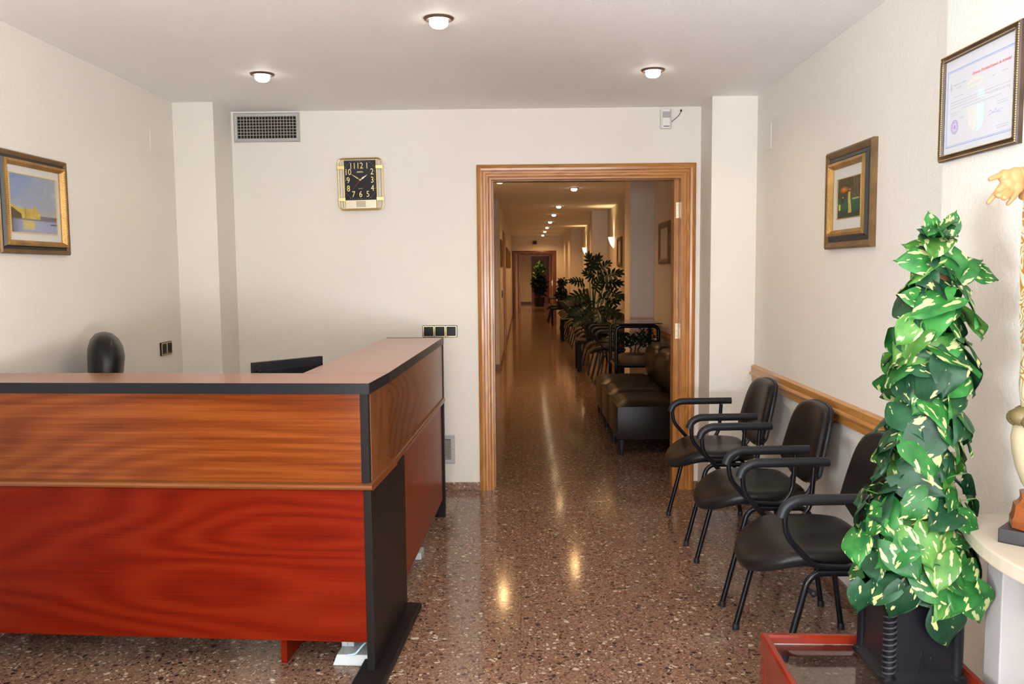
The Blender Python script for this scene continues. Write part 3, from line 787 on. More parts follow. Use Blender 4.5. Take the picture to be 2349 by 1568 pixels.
# certificate
t = thing('framed_certificate', 'framed licence certificate with red heading and faded coat of arms, hung right', 'certificate', (XPI, 2.475, 1.910), -PI/2)
CW, CH = .420, .316
obj('frame', sweep_rect(CW, CH, [(0, 0), (0, .012), (.004, .018), (.012, .014), (.017, .018), (.020, .010), (.020, 0)]), M['brownframe'], t)
obj('sheet', B(-CW/2+.019, CW/2-.019, -.008, -.001, -CH/2+.019, CH/2-.019), M['paper'], t)
bd = MB()
for e, r_ in ((.0045, .0012), (.0172, .0010)):
    for sg in (-1, 1):
        for i in range(int((CW-2*e)/.0062)): bd.box(-CW/2+e+i*.0062, -CW/2+e+i*.0062+.004, -.0195, -.0165, sg*(CH/2-e)-r_, sg*(CH/2-e)+r_)
        for i in range(int((CH-2*e)/.0062)): bd.box(sg*(CW/2-e)-r_, sg*(CW/2-e)+r_, -.0195, -.0165, -CH/2+e+i*.0062, -CH/2+e+i*.0062+.004)
obj('beading', bd, M['gold'], t, kind='stuff')
YF = -.0085
def ln(x0, x1, z, h_=.0012): return MB().box(x0, x1, YF-.0003, YF+.0003, z-h_/2, z+h_/2)
bb = MB()
for (a, th) in ((0, .0016), (.004, .0006)):
    x0, x1, z0, z1 = -CW/2+.033+a, CW/2-.031-a, -CH/2+.040+a, CH/2-.052-a
    for m_ in (ln(x0, x1, z0, th), ln(x0, x1, z1, th), MB().box(x0, x0+th*.6, YF-.0003, YF+.0003, z0, z1), MB().box(x1-th*.6, x1, YF-.0003, YF+.0003, z0, z1)): bb.add(m_.v, m_.f)
obj('border_print', bb, M['ink_blue'], t)
obj('heading_print', wallmap(text_mb("Llic\u00e8ncia d'Activitat/Licencia de Actividad", .0118, .0002, shear=.25), .062, .073, YF), M['ink_red'], t)
tx = MB(); rr = random.Random(5)
def words(x0, x1, z, hh=.0026):
    x = x0
    while x < x1:
        w_ = rr.uniform(.003, .011); q = min(x1, x+w_)
        tx.box(x, q, YF-.0002, YF+.0002, z-hh/2*rr.uniform(.5, 1), z+hh/2*rr.uniform(.5, 1)); x = q+.0022
words(-.145, -.070, .062, .0035); words(-.125, -.095, .051)
words(.070, .085, .045); words(.118, .146, .047)
words(-.135, -.085, .026)
for z, a, b_ in ((.012, -.155, .160), (.004, -.155, .155), (-.004, -.155, .010), (.000, .05, .158), (-.013, -.09, .12), (-.020, -.155, -.10), (-.026, -.155, -.115), (-.030, .10, .15), (-.036, .10, .15),
                 (-.036, -.10, -.08), (-.041, -.10, -.07), (-.095, .095, .155), (-.101, .10, .155)): words(a, b_, z, .0018)
obj('body_print', tx, M['ink_grey'], t, kind='stuff')
cr_ = MB()
for k in range(5): cr_.box(-.050+k*.009, -.0455+k*.009, YF-.0001, YF+.0002, -.088+.006*abs(k-2.6), -.020)
for k in range(7): cr_.sphere((-.055+k*.0125, YF, .050+.007*math.sin(k*PI/6)), (.0060, .0002, .0055), 8, 5)
cr_.box(-.062, .028, YF-.0001, YF+.0002, .036, .041)
obj('crown_print', cr_, M['ink_orange'], t)
sh = MB()
sh.add([(-.004, YF-.0001, -.018), (.034, YF-.0001, -.018), (.034, YF-.0001, -.066), (.022, YF-.0001, -.088), (-.004, YF-.0001, -.094)], [(0,1,2,3,4)])
sh.add([(-.004, YF-.0001, .022), (.034, YF-.0001, .022), (.034, YF-.0001, -.002), (-.004, YF-.0001, -.002)], [(0,1,2,3)])
sh.open = True
obj('shield_print', sh, M['ink_lblue'], t)
sl = MB()
for R0, R1 in ((.021, .0192), (.0145, .0130), (.0065, .0)):
    n = 20
    k = len(sl.v)
    for r_ in (R0, R1):
        for i in range(n): a = 2*PI*i/n; sl.v.append((-.128+r_*math.cos(a), YF-.0003, -.062+r_*math.sin(a)))
    for i in range(n): sl.f.append((k+i, k+(i+1)%n, k+n+(i+1)%n, k+n+i))
sl.open = True
for i in range(14): a = 2*PI*i/14; sl.box(-.128+.0168*math.cos(a)-.0012, -.128+.0168*math.cos(a)+.0012, YF-.0003, YF, -.062+.0168*math.sin(a)-.0012, -.062+.0168*math.sin(a)+.0012)
obj('seal_print', sl, M['ink_purple'], t)
sg = MB().tube([(.060+.0085*i, YF, -.052+.006*math.sin(i*2.1)*(1 if i < 6 else .3)) for i in range(9)], .0004, 4).tube([(.055, YF, -.060), (.085, YF, -.056), (.118, YF, -.059)], .0004, 4)
obj('signature', sg, M['ink_purple'], t)
obj('small_crest_print', MB().sphere((-.160+.005, YF, .055), (.0045, .0002, .009), 8, 6).box(-.158, -.152, YF-.0003, YF, .064, .068), M['ink_grey'], t)

# ------------------------------------------------------------------ reception desk (front run)
ux = Vector((-1, .065, 0)).normalized(); ang = math.atan2(-ux.y, -ux.x)   # local +X points right along the front
DO = Vector((-.535, 2.888, 0))
t = thing('reception_desk', 'front run of the reception desk with walnut fascia and bright cherry panel', 'desk', DO, ang)
LD = 1.545   # length to the left
yo = 0
obj('counter_top', MB().box(-LD, 0, yo, .300, 1.017, 1.050), M['top'], t, bevel=.0015)
obj('counter_edging', MB().box(-LD, .002, yo-.003, yo-.0002, 1.014, 1.0515).box(.0002, .003, yo-.003, .300, 1.014, 1.0515), M['black_edge'], t)
obj('fascia_panel', B(-LD, -.033, .006, .028, .702, 1.0165), M['fascia'], t)
obj('corner_post', B(-.0325, -.004, .004, .030, .702, 1.0165), M['black_lam'], t)
obj('return_panel', B(-.016, -.002, .0305, .300, .702, 1.0165), M['fascia_v'], t)
lg = MB(); pr_ = [(.40, .676), (.004, .676), (-.012, .681), (-.017, .689), (-.012, .697), (.004, .7015), (.40, .7015)]
for x in (-LD, .008):
    for y, z in pr_: lg.v.append((x, y, z))
n = len(pr_)
for i in range(n): lg.f.append((i, (i+1)%n, n+(i+1)%n, n+i))
lg.f += [tuple(range(n)), tuple(range(n, 2*n))]
obj('ledge', lg, M['ledge'], t, smooth=True)
obj('worktop', B(-LD, -.35, .401, .78, .676, .7015), M['ledge'], t)
obj('modesty_panel', B(-LD, -.028, .008, .026, .128, .675), M['red'], t)
obj('end_panel', B(-.0275, .0, .004, .575, .0, .675), M['black_lam'], t, bevel=.002)
obj('floor_foot', B(-.062, .050, -.30, .635, 0, .026), M['black_lam'], t, bevel=.006)
obj('support_panel', B(-.375, -.353, .100, .50, 0, .675), M['red'], t)
leg = obj('steel_leg', B(-.168, -.120, .17, .23, .03, .674), M['ltgrey'], t, bevel=.004)
obj('steel_foot', MB().add([(-.180, .09, 0), (-.036, .09, 0), (-.036, .62, 0), (-.180, .62, 0), (-.166, .10, .038), (-.050, .10, .038), (-.050, .60, .038), (-.166, .60, .038)],
                           [(0,3,2,1), (4,5,6,7), (0,1,5,4), (1,2,6,5), (2,3,7,6), (3,0,4,7)]), M['ltgrey'], leg, bevel=.004)
obj('seam', B(-.1445, -.1435, .1692, .1699, .03, .13), M['void'], leg)
c_ = thing('loose_cable', 'pale blue cable drooping over the grey desk foot under the red panel', 'cable', (0, 0, 0))
R2 = Matrix.Rotation(ang, 3, 'Z')
obj('cable', MB().tube([DO + R2 @ Vector(p) for p in bend([(-.118, .08, .047), (-.09, .075, .052), (-.060, .10, .085), (-.036, .13, .095), (-.036, .3, .12)], .03)], .0035, 6), M['blue_cable'], c_, smooth=True)

# wing of the desk
vd = math.atan2(.057, 2.001); WO = DO + R2 @ Vector((.0, .303, 0))
t = thing('reception_desk', 'side wing of the reception desk running back towards the wall, walnut over cherry', 'desk', WO, -vd)
LW = 1.70
obj('counter_top', B(-.330, 0, .002, LW, 1.017, 1.050), M['top_y'], t, bevel=.0015)
obj('counter_edging', MB().box(.0002, .003, .002, LW, 1.014, 1.0515).box(-.330, .003, LW, LW+.003, 1.014, 1.0515), M['black_edge'], t)
obj('side_fascia', B(-.022, -.002, .004, LW-.035, .702, 1.0165), M['fascia_y'], t)
obj('ledge', MB().box(-.40, .008, .099, LW-.01, .678, .7015), M['ledge'], t, bevel=.006)
obj('side_panel', B(-.028, -.008, .275, LW-.075, .118, .677), M['red_y'], t)
obj('end_post', B(-.060, .002, LW-.034, LW-.004, .0, 1.0165), M['black_lam'], t)
obj('worktop', B(-.80, -.401, .49, LW-.01, .678, .7015), M['ledge'], t)
l2 = obj('steel_leg', B(-.20, -.15, .95, 1.01, .03, .677), M['ltgrey'], t)
obj('steel_foot', B(-.50, -.03, .93, 1.03, 0, .035), M['ltgrey'], l2, bevel=.005)

# monitor
A_ = Vector((-1.085, 3.36, 0)); B_ = Vector((-.865, 3.62, 0)); d_ = B_-A_
t = thing('computer_monitor', 'black flat computer monitor seen from behind above the counter', 'monitor', (A_+B_)/2 + Vector((0, 0, .7015)), math.atan2(d_.y, d_.x))
t.location.y += .02
W = d_.length; zt = 1.072-.7015
tilt = MB()
obj('screen_bezel', B(-W/2, W/2, .006, .026, zt-.31, zt), M['rubber'], t, bevel=.003)
obj('rear_housing', B(-W/2+.012, W/2-.012, -.012, .0058, zt-.30, zt-.030), M['black_edge'], t, bevel=.004)
rb = MB()
for i in range(44):
    x = -W/2+.035+(W-.07)*i/43; rb.obox((x, -.0135, zt-.085), (.0016, .0022, .048), Matrix.Rotation(.35, 3, 'Y'))
obj('rear_ribs', rb, M['rubber'], t, kind='stuff')
obj('stand', MB().box(-.03, .03, -.02, -.012, .01, zt-.12).box(-.12, .12, -.09, .09, 0, .012), M['rubber'], t)
obj('screen', B(-W/2+.014, W/2-.014, .0262, .0275, zt-.295, zt-.016), M['dark_glass'], t)

# office chair
t = thing('office_chair', 'black leather swivel chair behind the desk by the left wall', 'chair', (-1.745, 3.92, 0), math.radians(26))
bk = MB()
n = 36
prof = [(-.205, .60, .030, .20), (-.215, .72, .050, .225), (-.205, .86, .062, .235), (-.187, .98, .073, .235), (-.182, 1.06, .078, .228), (-.184, 1.10, .074, .212), (-.187, 1.135, .060, .180), (-.190, 1.158, .038, .13), (-.190, 1.168, .012, .05)]
for (x, z, a, b_) in prof:
    for i in range(n):
        q = 2*PI*i/n; c0, s0 = math.cos(q), math.sin(q)
        bk.v.append((x + a*math.copysign(abs(c0)**.7, c0), b_*math.copysign(abs(s0)**.7, s0), z))
for j in range(len(prof)-1):
    for i in range(n): bk.f.append((j*n+i, j*n+(i+1)%n, (j+1)*n+(i+1)%n, (j+1)*n+i))
bk.f += [tuple(range(n-1,-1,-1)), tuple((len(prof)-1)*n+i for i in range(n))]
b0 = obj('backrest', bk, M['leather'], t, smooth=True)
wr = MB()
for i in range(6): wr.tube([(-.10-.014*i, -.232+.01*math.sin(i), 1.07-.05*i), (-.125-.01*i, -.240, 1.062-.05*i), (-.165, -.236, 1.045-.05*i)], .004, 5)
sq_ = [(.27*math.copysign(abs(math.cos(a))**.6, math.cos(a))+.05, .25*math.copysign(abs(math.sin(a))**.6, math.sin(a))) for a in [2*PI*i/24 for i in range(24)]]
obj('seat', MB().prism(sq_, .42, .53), M['leather'], t, bevel=.03, smooth=True, seg=3)
obj('back_bracket', MB().tube(bend([(-.18, 0, .70), (-.25, 0, .55), (-.22, 0, .40), (0, 0, .41)], .05), .02, 8), M['rubber'], t, smooth=True)
for s_ in (-1, 1): obj('armrest', MB().tube(bend([(-.12, s_*.27, .42), (-.12, s_*.30, .66), (.17, s_*.30, .66), (.17, s_*.27, .42)], .06), .018, 8), M['rubber'], t, smooth=True)
obj('gas_lift', MB().lathe([(.028, .10), (.028, .30), (.02, .30), (.02, .42)], 14), M['rubber'], t, smooth=True)
for i in range(5):
    a = 2*PI*i/5+.3
    l_ = obj('base_arm', MB().tube([(0, 0, .11), (.17*math.cos(a), .17*math.sin(a), .095), (.27*math.cos(a), .27*math.sin(a), .065)], [.028, .022, .016], 8), M['rubber'], t, smooth=True)
    cs = MB().lathe([(.025, -.012), (.027, 0), (.025, .012)], 12); cs.v = [(.27*math.cos(a)+v[0], .27*math.sin(a)+v[2], .0272+v[1]) for v in cs.v]
    obj('castor', cs, M['rubber'], l_, smooth=True)

# ------------------------------------------------------------------ visitor chairs
def smooth_outline(pts, n=6):
    """closed Catmull-Rom outline"""
    out = []; m = len(pts)
    for i in range(m):
        p0, p1, p2, p3 = [Vector(pts[(i+k-1) % m]) for k in range(4)]
        for j in range(n):
            t_ = j/n
            out.append(.5*((2*p1)+(-p0+p2)*t_+(2*p0-5*p1+4*p2-p3)*t_**2+(-p0+3*p1-3*p2+p3)*t_**3))
    return out
def pad(outline, layers, fn):
    """layers = [(scale, height)]; fn maps (a, b, h) to 3D; top closed by a fan of rings"""
    mb = MB(); n = len(outline); cx_ = sum(p[0] for p in outline)/n; cy_ = sum(p[1] for p in outline)/n
    for s_, h_ in layers:
        for p in outline:
            a = cx_+(p[0]-cx_)*s_; b_ = cy_+(p[1]-cy_)*s_; mb.v.append(fn(a, b_, h_))
    for j in range(len(layers)-1):
        for i in range(n): mb.f.append((j*n+i, j*n+(i+1)%n, (j+1)*n+(i+1)%n, (j+1)*n+i))
    for base, h_ in ((0, layers[0][1]), ((len(layers)-1)*n, layers[-1][1])):
        mb.v.append(fn(cx_, cy_, h_)); k = len(mb.v)-1
        for i in range(n): mb.f.append((base+i, base+(i+1)%n, k))
    return mb
def make_chair(label):
    """local frame: origin on the floor, facing -X, width along Y"""
    t = thing('visitor_chair', label, 'chair')
    # seat: rounded front, widest amid, waterfall front edge
    ol = smooth_outline([(-.265, 0), (-.255, .10), (-.215, .175), (-.13, .225), (-.02, .240), (.09, .225), (.165, .185), (.185, .10), (.19, 0), (.185, -.10), (.165, -.185), (.09, -.225), (-.02, -.240), (-.13, -.225), (-.215, -.175), (-.255, -.10)], 4)
    def sf(a, b_, h_):
        dz = -.30*max(0, -.10-a)**1.5*3.2 + .03*max(0, a) + .22*max(0, abs(b_)-.10)**2 - .012*max(0, 1-abs(b_)/.2)
        return (a, b_, .432+h_+dz)
    obj('seat', pad(ol, [(.90, .0), (.985, .004), (1.0, .016), (1.0, .026), (.975, .040), (.92, .048), (.80, .052), (.5, .053), (.25, .053)], sf), M['leather'], t, smooth=True)
    obj('seat_shell', pad(ol, [(.80, -.012), (.90, -.010), (.93, -.001)], sf), M['rubber'], t, smooth=True)
    # backrest
    ob = smooth_outline([(.0, .168), (.09, .164), (.165, .142), (.205, .08), (.222, -.01), (.230, -.09), (.225, -.125), (.17, -.150), (.095, -.178), (0, -.182), (-.095, -.178), (-.17, -.150), (-.225, -.125), (-.230, -.09), (-.222, -.01), (-.205, .08), (-.165, .142), (-.09, .164)], 3)
    th = math.radians(12)
    def bf(a, b_, h_):   # a across, b up, h towards the sitter
        cur = -.25*a*a*1.6
        x = .262 - h_ - cur*-1*0 - (a*a)*.55*1 + b_*math.tan(th)
        return (x, a, .667+b_)
    obj('backrest', pad(ob, [(.93, .0), (.99, .006), (1.0, .018), (.97, .030), (.88, .038), (.6, .041), (.3, .041)], bf), M['leather'], t, smooth=True)
    obj('back_shell', pad(ob, [(.88, -.018), (.98, -.014), (1.01, -.004), (1.0, .004)], bf), M['rubber'], t, smooth=True)
    r = .0115
    for s_ in (-1, 1):
        y = s_*.27
        # side frame: inverted U of tube
        u_ = bend([(-.205, y, .008), (-.105, y, .40), (-.075, y, .425), (.13, y, .425), (.16, y, .40), (.215, y, .008)], .05, 5)
        half = len(u_)//2
        fl_ = obj('front_leg', MB().tube(u_[:half+1], r, 10), M['tube'], t, smooth=True)
        rl_ = obj('rear_leg', MB().tube(u_[half:], r, 10), M['tube'], t, smooth=True)
        obj('foot_cap', MB().lathe([(.014, 0), (.015, .012), (.013, .024)], 12, (-.203, y)), M['rubber'], fl_, smooth=True)
        obj('foot_cap', MB().lathe([(.014, 0), (.015, .012), (.013, .024)], 12, (.214, y)), M['rubber'], rl_, smooth=True)
        obj('linking_hook', MB().tube([(-.112, y-.0, .372), (-.088, y, .36)], .008, 8).sphere((-.084, y, .355), .012, 8, 6), M['rubber'], fl_, smooth=True)
        # arm loop
        loop = bend([(.14, y, .668), (-.165, y, .668), (-.185, y, .625), (-.178, y, .55), (-.085, y, .447), (.045, y, .442), (.085, y, .50), (.095, y, .655)], .035, 5)
        obj('arm_loop', MB().tube(loop, r*.9, 10), M['tube'], t, smooth=True)
        pd = bend([(.152, y, .675), (-.145, y, .672), (-.184, y, .648), (-.194, y, .615)], .035, 4)
        mbp = MB().tube(pd, [.019]*len(pd), 12)
        obj('armrest_pad', mbp, M['rubber'], t, smooth=True)
    obj('seat_frame', MB().tube([(-.05, -.27, .425), (-.05, .27, .425)], .009, 8).tube([(.10, -.27, .425), (.10, .27, .425)], .009, 8), M['tube'], t, smooth=True)
    for s_ in (-1, 1):
        obj('back_upright', MB().tube(bend([(.02, s_*.12, .424), (.19, s_*.12, .424), (.235, s_*.12, .52), (.262, s_*.12, .66)], .05, 5), .010, 8), M['tube'], t, smooth=True)
    return t
ch1 = make_chair('black padded armchair in the reception, farthest of three, beside the wooden door frame')
ch1.location = (1.04, 4.603, 0)
gch = 'black visitor chairs along the right wall'
ch1['group'] = gch
for y, lb in ((3.798, 'black padded armchair in the reception, the middle one of three'), (3.028, 'black padded armchair in the reception, nearest one, partly hidden by the pothos')):
    c_ = copy_tree(ch1); c_.location = (1.04, y, 0); c_['label'] = lb
# corridor chairs
cl = [10.82, 11.42, 13.0, 13.62, 14.24, 15.95, 16.57, 18.05, 18.67, 19.29, 19.91, 20.6, 23.2, 23.9]
for k, y in enumerate(cl):
    c_ = copy_tree(ch1)
    xx = 1.09 if y < 21 else .88
    c_.location = (xx, y, 0); c_['group'] = 'black armchairs along the corridor wall'
    c_['label'] = ('black armchair in the dim corridor, ' + (['first one behind the tall glass table', 'second one behind the tall glass table', 'first chair past the big split leaf plant', 'second chair past the big split leaf plant',
        'third chair past the big split leaf plant', 'first of two after the second column', 'second of two after the second column', 'first one past the middle low table', 'second one past the middle low table',
        'third one past the middle low table', 'fourth one past the middle low table', 'just before the third column', 'first one past the farthest low table', 'last one beside the end door'][k]))

# ------------------------------------------------------------------ low glass table with mahogany frame
TZ = .42
t = thing('coffee_table', 'low mahogany table with an inset glass top, bottom right, under the pothos', 'table', (.655, 2.31, 0), math.radians(-2.0))
TW, TD = .478, 1.05     # x to the right, y towards the camera (negative)
pf = [(0, -.062), (0, -.006), (.005, 0), (.017, 0), (.022, -.006), (.022, -.062)]
def hrect(w_, d_, prof, z):
    mb = MB(); n = len(prof)
    for e, h_ in prof:
        mb.v += [(e, -e, z+h_), (w_-e, -e, z+h_), (w_-e, -d_+e, z+h_), (e, -d_+e, z+h_)]
    for j in range(n):
        k = (j+1) % n
        for i in range(4): mb.f.append((j*4+i, j*4+(i+1)%4, k*4+(i+1)%4, k*4+i))
    return mb
obj('top_rail', hrect(TW, TD, pf, TZ), M['mahog'], t)
obj('glass_top', B(.0225, TW-.0225, -TD+.0225, -.0225, TZ-.028, TZ-.022), M['glass'], t)
for (x, y) in ((0, 0), (TW-.05, 0), (0, -TD+.05), (TW-.05, -TD+.05)):
    obj('leg', B(x+.001, x+.049, y-.049, y-.001, 0, TZ-.0625), M['mahog'], t, bevel=.008)
obj('side_panel', B(.004, .020, -TD+.05, -.05, .02, TZ-.0625), M['mahog'], t)
PZ = TZ-.022

# ------------------------------------------------------------------ pothos on a pole in its black pot
px_, py_ = .985, 2.135
t = thing('potted_pothos', 'variegated pothos climbing a coir pole in a square black pot', 'plant', (px_, py_, PZ))
pb = MB()
ht = .215
for (r, z) in ((.098, 0), (.102, .006), (.102, .016), (.094, .026), (.088, .034), (.086, ht-.02), (.092, ht-.012), (.092, ht), (.082, ht), (.080, ht-.03)):
    pb.v += [(-r, -r, z), (r, -r, z), (r, r, z), (-r, r, z)]
for j in range(9):
    for i in range(4): pb.f.append((j*4+i, j*4+(i+1)%4, (j+1)*4+(i+1)%4, (j+1)*4+i))
pb.f += [(3,2,1,0), (36,37,38,39)]
pot = obj('pot', pb, M['pot'], t)
for sx_ in (-1, 1):
    for sy_ in (-1, 1):
        cc = MB().lathe([(.020, .012), (.020, .022), (.015, .026), (.015, ht-.028), (.019, ht-.022), (.019, ht-.010)], 12, (sx_*.083, sy_*.083))
        k = obj('corner_column', cc, M['pot'], pot, smooth=True)
# spiral fluting on the front corner
sp2 = MB()
for j in range(11):
    z0 = .030+j*.0145
    sp2.tube([(-.083+.0155*math.cos(a), -.083+.0155*math.sin(a), z0+.010*(a-PI)/(PI)) for a in [PI*.85+PI*1.0*q/6 for q in range(7)]], .0022, 5)
obj('spiral_relief', sp2, plain('relief_grey', (.035, .035, .04), .3), pot, kind='stuff')
sw = MB()
for q in (-1, 1):
    sw.tube([(.01+q*(.006+.004*a), -.0880, .055+.02*math.sin(a*.8)+.012*q*math.cos(a*1.3)) for a in [k*.5 for k in range(12)]], .0013, 4)
obj('scroll_relief', sw, M['pot'], pot, kind='stuff')
zp = 1.545-PZ
obj('moss_pole', MB().tube([(.012*math.sin(z*7)+.035*z, .01*math.cos(z*5), z) for z in [ht-.05+(zp-.10-ht+.05)*k/14 for k in range(15)]], [.036]*13+[.033, .022], 14), M['coir'], t, smooth=True)
# leaf meshes
def leaf_mesh(name, L_, W_, droop, fold, twist, mat):
    rows, colsn = 10, 8
    vs = []; fs = []
    for j in range(rows+1):
        v = j/rows
        wv = W_*(math.sin(PI*min(1, (v*.93+.12)))**.75)*(1-.55*v**1.6)*1.12
        if v > .86: wv *= max(0, (1-v)/.14)**.7*.9+.02
        for i in range(colsn+1):
            s_ = -1+2*i/colsn
            y = v*L_ - (1-v)**3*L_*.20*(1-(1-abs(s_))**1.5)*(1 if abs(s_) > .02 else 0)
            x = s_*wv
            z = fold*abs(s_)**1.3*wv*1.1 - droop*(v**2)*L_ + .04*L_*math.sin(v*9+s_*2)*abs(s_) + twist*s_*v*wv - .06*L_*abs(s_)**4
            vs.append((x, y, z))
    n = colsn+1
    for j in range(rows):
        for i in range(colsn): fs.append((j*n+i, j*n+i+1, (j+1)*n+i+1, (j+1)*n+i))
    me = bpy.data.meshes.new(name); me.from_pydata(vs, [], fs); me.materials.append(mat); me.shade_smooth()
    return me
rl = random.Random(21)
leafmeshes = []
for mk, wgt in (('leaf_a', 4), ('leaf_b', 2), ('leaf_c', 4)):
    for q in range(2):
        leafmeshes += [(leaf_mesh('leaf', 1, .43+.05*q, .18+.25*q, .25-.2*q, .2*q, M[mk]), mk)]*wgt
# normalise object coords: meshes are built at true size instead
for me in set(m_ for m_, _ in leafmeshes):
    for v in me.vertices: v.co *= .112
vine = MB()
def put_leaf(par, base, tip_dir, normal, size, pick=None):
    me, mk = rl.choice(leafmeshes) if pick is None else rl.choice([q for q in leafmeshes if q[1] in pick])
    o = bpy.data.objects.new('leaf', me); C.objects.link(o); o.parent = par
    y = Vector(tip_dir).normalized(); z = Vector(normal); z = (z-y*z.dot(y)).normalized(); x = y.cross(z)
    m_ = Matrix((x, y, z)).transposed().to_4x4(); s_ = size/.112
    o.matrix_local = Matrix.Translation(base) @ m_ @ Matrix.Diagonal((s_, s_, s_, 1))
    return o
def radius_at(h_):      # h_ from 0 (pot rim) to 1 (top)
    if h_ < .14: return .162
    if h_ < .32: return .162-.057*(h_-.14)/.18
    if h_ < .75: return .105-.015*(h_-.30)/.45
    return .090-.075*(h_-.75)/.25
zb = ht+.005; zt_ = zp
cnt = 0
lev = 44
for k in range(lev):
    h_ = (k+.5)/lev
    z = zb+(zt_-zb)*h_
    nper = 8 if h_ < .24 else (4 if h_ < .86 else 2)
    if h_ > .80 and h_ < .87: nper = 2
    for q in range(nper):
        a = 2*PI*(q+rl.random()*.7)/nper + k*.9
        R_0 = radius_at(h_)*rl.uniform(.55, 1.08)
        out = Vector((math.cos(a), math.sin(a), 0)); tan = Vector((-math.sin(a), math.cos(a), 0))
        size = rl.uniform(.070, .118)*(1.0 if h_ < .8 else .9)
        if h_ > .16 and .3 < h_ < .9: size *= 1.04
        side = rl.choice((-1, 1))*rl.uniform(.2, 1.0)
        tip = out*rl.uniform(.15, .75)+tan*side+Vector((0, 0, -rl.uniform(.1, .9)))
        if h_ > .9: tip = out*rl.uniform(.4, 1)+Vector((0, 0, rl.uniform(-.5, .5)))+tan*side*.4
        tipn = tip.normalized()
        nm = out*rl.uniform(.7, 1.1)+Vector((0, 0, rl.uniform(.25, .9)))+tan*rl.uniform(-.35, .35)
        base = Vector((px_*0+.035*z, 0, z))+out*R_0 - tipn*size*.45
        wp = base + Vector((px_, py_, PZ)); tw = wp + tipn*size
        if max(wp.x, tw.x) > XPI-.012:      # keep clear of the wall
            sh = max(wp.x, tw.x)-(XPI-.012); base.x -= sh
        base_r = Vector((base.x-.035*z, base.y, 0)).length
        put_leaf(t, base, tipn, nm, size)
        st = Vector((.035*z, 0, z-.03))+out*.030
        if base_r > .04: vine.tube([st, (st+base)*.5+Vector((0, 0, .012)), base], .0014, 4, caps=False)
        cnt += 1
for (dx, dy, dz, tx_, tz_, s_) in ((.10, 0, -.095, 1, -.15, .062), (.02, -.01, .0, .35, 1, .06), (-.01, .0, .01, -.15, 1, .045), (-.02, -.02, -.07, -1, .25, .082), (.02, -.03, -.05, .3, -1, .08), (.03, -.02, -.10, .8, .5, .085), (-.03, -.03, -.17, -.9, .35, .08)):
    bs = Vector((.035*zt_+dx, dy, zt_-.03+dz))
    put_leaf(t, bs, Vector((tx_, -.2, tz_)), Vector((0, -1, .5)), s_, ('leaf_b', 'leaf_a'))
    vine.tube([Vector((.035*zt_, 0, zt_-.17)), (Vector((.035*zt_, 0, zt_-.17))+bs)*.5+Vector((0, 0, .02)), bs], .0016, 4, caps=False)
# low hanging leaves over the rim
for (dx, dy, dz, tx_, s_) in ((.03, -.125, -.01, .25, .11), (-.15, -.09, .045, -.1, .085), (.10, -.12, .04, .4, .10), (-.07, -.13, .05, -.3, .09)):
    put_leaf(t, Vector((dx, dy, ht+dz)), Vector((tx_, -.1, -1)), Vector((0, -1, .25)), s_, ('leaf_a', 'leaf_c'))
for q in range(6):
    a = q*1.05; vine.tube([(.034*math.cos(a+z*6)+.035*z, .034*math.sin(a+z*6), z) for z in [ht+(zp-.15-ht)*k/16 for k in range(17)]], .0022, 5, caps=False)
obj('vine', vine, M['stem'], t, smooth=True, kind='stuff')

# ------------------------------------------------------------------ marble console and statue
SZ = .80
t = thing('marble_console', 'cream marble wall console with a rounded corner at the right edge', 'console', (XPI, 1.83, 0))
op = []
for x, y in [(0, .33), (-.13, .33)]: op.append((x-.002 if x == 0 else x, y))
for k in range(9):
    a = PI/2+PI/2*k/8; op.append((-.13+.085*math.cos(a), .245+.085*math.sin(a)))
for k in range(1, 12): 
    v = k/12; op.append((-.215-.045*math.sin(PI*v), .245-.49*v))
for k in range(9):
    a = PI+PI/2*k/8; op.append((-.13+.085*math.cos(a), -.245+.085*math.sin(a)))
op += [(-.002, -.33)]
obj('shelf_slab', MB().prism(op, SZ-.034, SZ), M['marble'], t, bevel=.004)
for y in (.20, -.24):
    obj('support_leg', B(-.150, -.004, y-.02, y+.05, 0, SZ-.0345), M['marble_leg'], t, bevel=.003)

sx0, sy0 = 1.185, 1.93
t = thing('religious_statue', 'painted robed statue with an outstretched open hand on the marble console', 'statue', (sx0, sy0, SZ))
R45 = Matrix.Rotation(PI/4, 3, 'Z')
obj('base_slab', MB().obox((0, 0, .0165), (.068, .068, .0165), R45), M['black_slab'], t, bevel=.002)
pd = MB().lathe([(.065, .034), (.065, .052), (.061, .060), (.060, .066), (.058, .085), (.048, .092), (.044, .10), (.046, .115)], 8)
obj('pedestal', pd, M['ped'], t)
gb = MB().lathe([(.030, .116), (.042, .135), (.055, .17), (.064, .21), (.067, .24), (.063, .265), (.050, .285), (.04, .30)], 24)
obj('globe', gb, M['cream'], t, smooth=True)
ol_ = MB()
for i in range(10):
    a = 2*PI*i/10; ol_.sphere((.050*math.cos(a), .050*math.sin(a), .288+.006*math.sin(i*3)), (.028, .028, .022), 10, 7)
obj('cloud_ring', ol_, M['olive'], t, smooth=True)
body = MB()
prof = [(.052, .042, .29), (.060, .050, .36), (.058, .048, .46), (.052, .042, .56), (.046, .038, .66), (.055, .040, .74), (.062, .040, .80), (.050, .034, .845), (.022, .020, .865), (.017, .016, .885)]
n = 28
for a_, b_, z in prof:
    for i in range(n):
        q = 2*PI*i/n; f_ = 1+.05*math.sin(q*7+z*5)*(1 if z < .7 else .2)
        body.v.append((b_*f_*math.cos(q), a_*f_*math.sin(q), z))
for j in range(len(prof)-1):
    for i in range(n): body.f.append((j*n+i, j*n+(i+1)%n, (j+1)*n+(i+1)%n, (j+1)*n+i))
